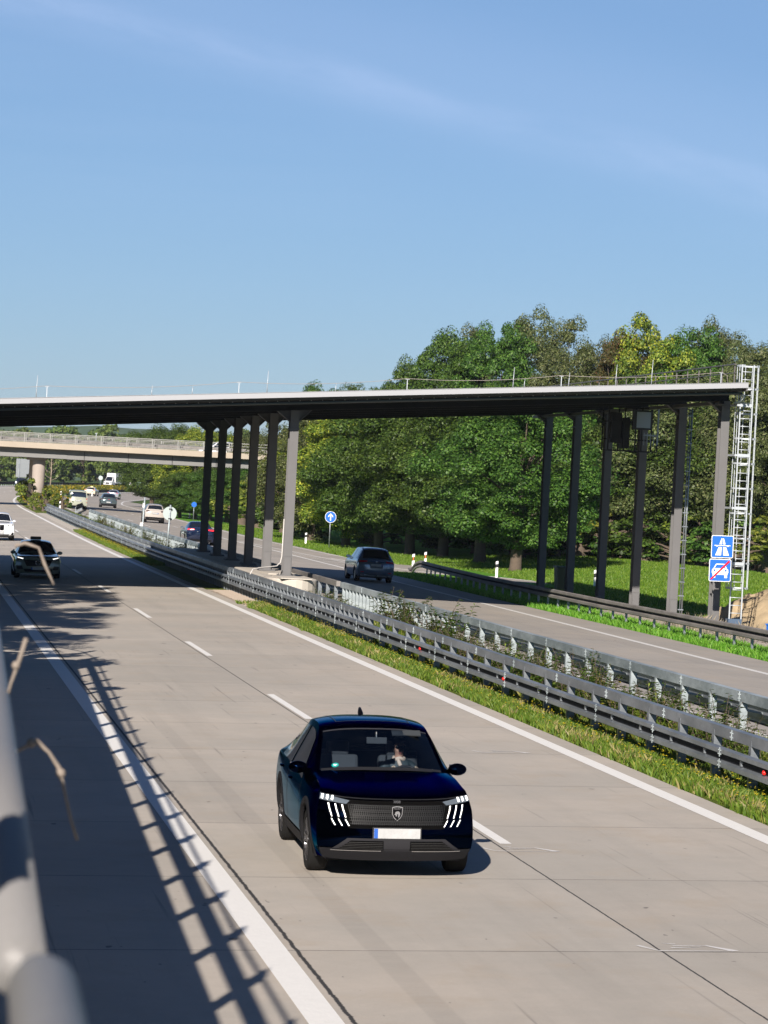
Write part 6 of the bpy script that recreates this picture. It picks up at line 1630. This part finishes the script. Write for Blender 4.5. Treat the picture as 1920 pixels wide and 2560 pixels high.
# ------------------------------------------------------------------ sky, sun, camera
SUN_TO = Vector((.72, 1.91, -1.0)).normalized()      # direction the light travels
w = bpy.data.worlds.new('World'); SC.world = w; w.use_nodes = True
nt = w.node_tree; bg = nt.nodes['Background']; g = NG(nt)
sky = nt.nodes.new('ShaderNodeTexSky'); sky.sky_type = 'NISHITA'; sky.sun_disc = False
el = math.asin(-SUN_TO.z); az = math.atan2(-SUN_TO.x, -SUN_TO.y)
sky.sun_elevation = el; sky.sun_rotation = az; sky.air_density = 1.0; sky.dust_density = SKY_DUST; sky.ozone_density = SKY_OZ
tc = g.n('ShaderNodeTexCoord').outputs['Generated']
mp = g.n('ShaderNodeMapping'); nt.links.new(tc, mp.inputs[0]); mp.inputs['Rotation'].default_value = (0, .42, 0); mp.inputs['Scale'].default_value = (2.2, 2.2, 30.0)
n1 = g.noise(mp.outputs[0], 1.3, 6, .6)
mp2 = g.n('ShaderNodeMapping'); nt.links.new(tc, mp2.inputs[0]); mp2.inputs['Rotation'].default_value = (0, .12, 0); mp2.inputs['Scale'].default_value = (2.0, 2.0, 7.0)
n2 = g.noise(mp2.outputs[0], 1.6, 3, .5)
cl = g.m('MULTIPLY', g.ramp(n1, .42, .80), g.ramp(n2, .38, .70))
col = g.mix(g.m('MULTIPLY', cl, CLOUD), sky.outputs[0], (12.5, 12.8, 13.4, 1))
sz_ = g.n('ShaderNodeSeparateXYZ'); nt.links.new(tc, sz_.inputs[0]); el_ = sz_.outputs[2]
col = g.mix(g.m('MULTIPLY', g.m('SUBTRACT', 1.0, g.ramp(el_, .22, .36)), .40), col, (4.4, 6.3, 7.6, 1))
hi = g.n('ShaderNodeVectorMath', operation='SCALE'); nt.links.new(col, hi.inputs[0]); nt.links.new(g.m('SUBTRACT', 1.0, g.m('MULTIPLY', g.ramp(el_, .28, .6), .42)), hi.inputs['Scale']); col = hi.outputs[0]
dn = (-0.16829, 0.15789, -0.97301); e_ = (0.98466, -0.01916, -0.17342)
def dot(v): o = g.n('ShaderNodeVectorMath', operation='DOT_PRODUCT'); nt.links.new(tc, o.inputs[0]); o.inputs[1].default_value = v; return o.outputs['Value']
mp3 = g.n('ShaderNodeCombineXYZ'); a_, b_ = dot(e_), dot(dn); nt.links.new(g.m('MULTIPLY', a_, 14.0), mp3.inputs[0]); nt.links.new(g.m('MULTIPLY', b_, 60.0), mp3.inputs[1])
nw = g.noise(mp3.outputs[0], 1.0, 5, .6)
off = g.m('ADD', b_, g.m('MULTIPLY', g.m('SUBTRACT', nw, .5), .008))
wisp = g.m('SUBTRACT', 1.0, g.ramp(g.m('ABSOLUTE', off), .0, .011))
wisp = g.m('MULTIPLY', wisp, g.ramp(nw, .25, .75))
wide = g.m('MULTIPLY', g.m('SUBTRACT', 1.0, g.ramp(g.m('ABSOLUTE', g.m('ADD', off, .012)), .0, .035)), .5)
col = g.mix(g.m('MULTIPLY', g.m('ADD', wisp, wide), .13), col, (12.5, 12.4, 13.6, 1))
tn_ = g.n('ShaderNodeVectorMath', operation='MULTIPLY'); nt.links.new(col, tn_.inputs[0]); tn_.inputs[1].default_value = SKY_TINT
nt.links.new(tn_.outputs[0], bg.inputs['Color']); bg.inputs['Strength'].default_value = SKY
ld = bpy.data.lights.new('sun', 'SUN'); ld.energy = SUN; ld.angle = math.radians(.5); ld.color = (1.0, .91, .82)
lo = bpy.data.objects.new('sun', ld); COL.objects.link(lo); lo.rotation_euler = SUN_TO.to_track_quat('-Z', 'Y').to_euler(); lo.location = (-40, -100, 60)
f, pitch, roll, yaw = 7332.87, .00799, .05229, .16181
cd = bpy.data.cameras.new('camera'); co = bpy.data.objects.new('camera', cd); COL.objects.link(co); SC.camera = co
cd.sensor_fit = 'VERTICAL'; cd.sensor_height = 36; cd.lens = f/2560*36; cd.clip_start = .1; cd.clip_end = 6000
cy, sy, cp, sp_ = math.cos(yaw), math.sin(yaw), math.cos(pitch), math.sin(pitch)
F = Vector((sy*cp, cy*cp, -sp_)); R_ = Vector((cy, -sy, 0)); U_ = R_.cross(F)
cr2, sr2 = math.cos(roll), math.sin(roll)
Rn = R_*cr2+U_*sr2; Un = -R_*sr2+U_*cr2
co.matrix_world = Matrix.Translation((0, 0, 4.4569)) @ Matrix((Rn, Un, -F)).transposed().to_4x4()
cd.dof.use_dof = True; cd.dof.focus_distance = 60; cd.dof.aperture_fstop = 13.0
SC.view_settings.view_transform = 'Standard'; SC.view_settings.look = 'None'; SC.view_settings.exposure = EXPO; SC.view_settings.gamma = 1
SC.view_settings.use_curve_mapping = False
SC.render.resolution_x = 768; SC.render.resolution_y = 1024
SC.cycles.max_bounces = 6; SC.cycles.transparent_max_bounces = 12; SC.cycles.diffuse_bounces = 3; SC.cycles.glossy_bounces = 3
SC.cycles.caustics_reflective = False; SC.cycles.caustics_refractive = False
SC.cycles.use_denoising = True

# thin air between here and the far wood
hz = MB(); hz.b2((-3100, -450, -1.7), (3100, 4100, 34)); hzo = hz.build('haze', None); tag(hzo, kind='stuff')
hm = bpy.data.materials.new('haze_air'); hm.use_nodes = True; hn = hm.node_tree
hn.nodes.remove(hn.nodes['Principled BSDF']); pv_ = hn.nodes.new('ShaderNodeVolumePrincipled')
pv_.inputs['Color'].default_value = (.80, .88, 1.0, 1); pv_.inputs['Density'].default_value = HAZE; pv_.inputs['Anisotropy'].default_value = .2
hn.links.new(pv_.outputs[0], hn.nodes['Material Output'].inputs['Volume'])
hzo.data.materials.clear(); hzo.data.materials.append(hm)
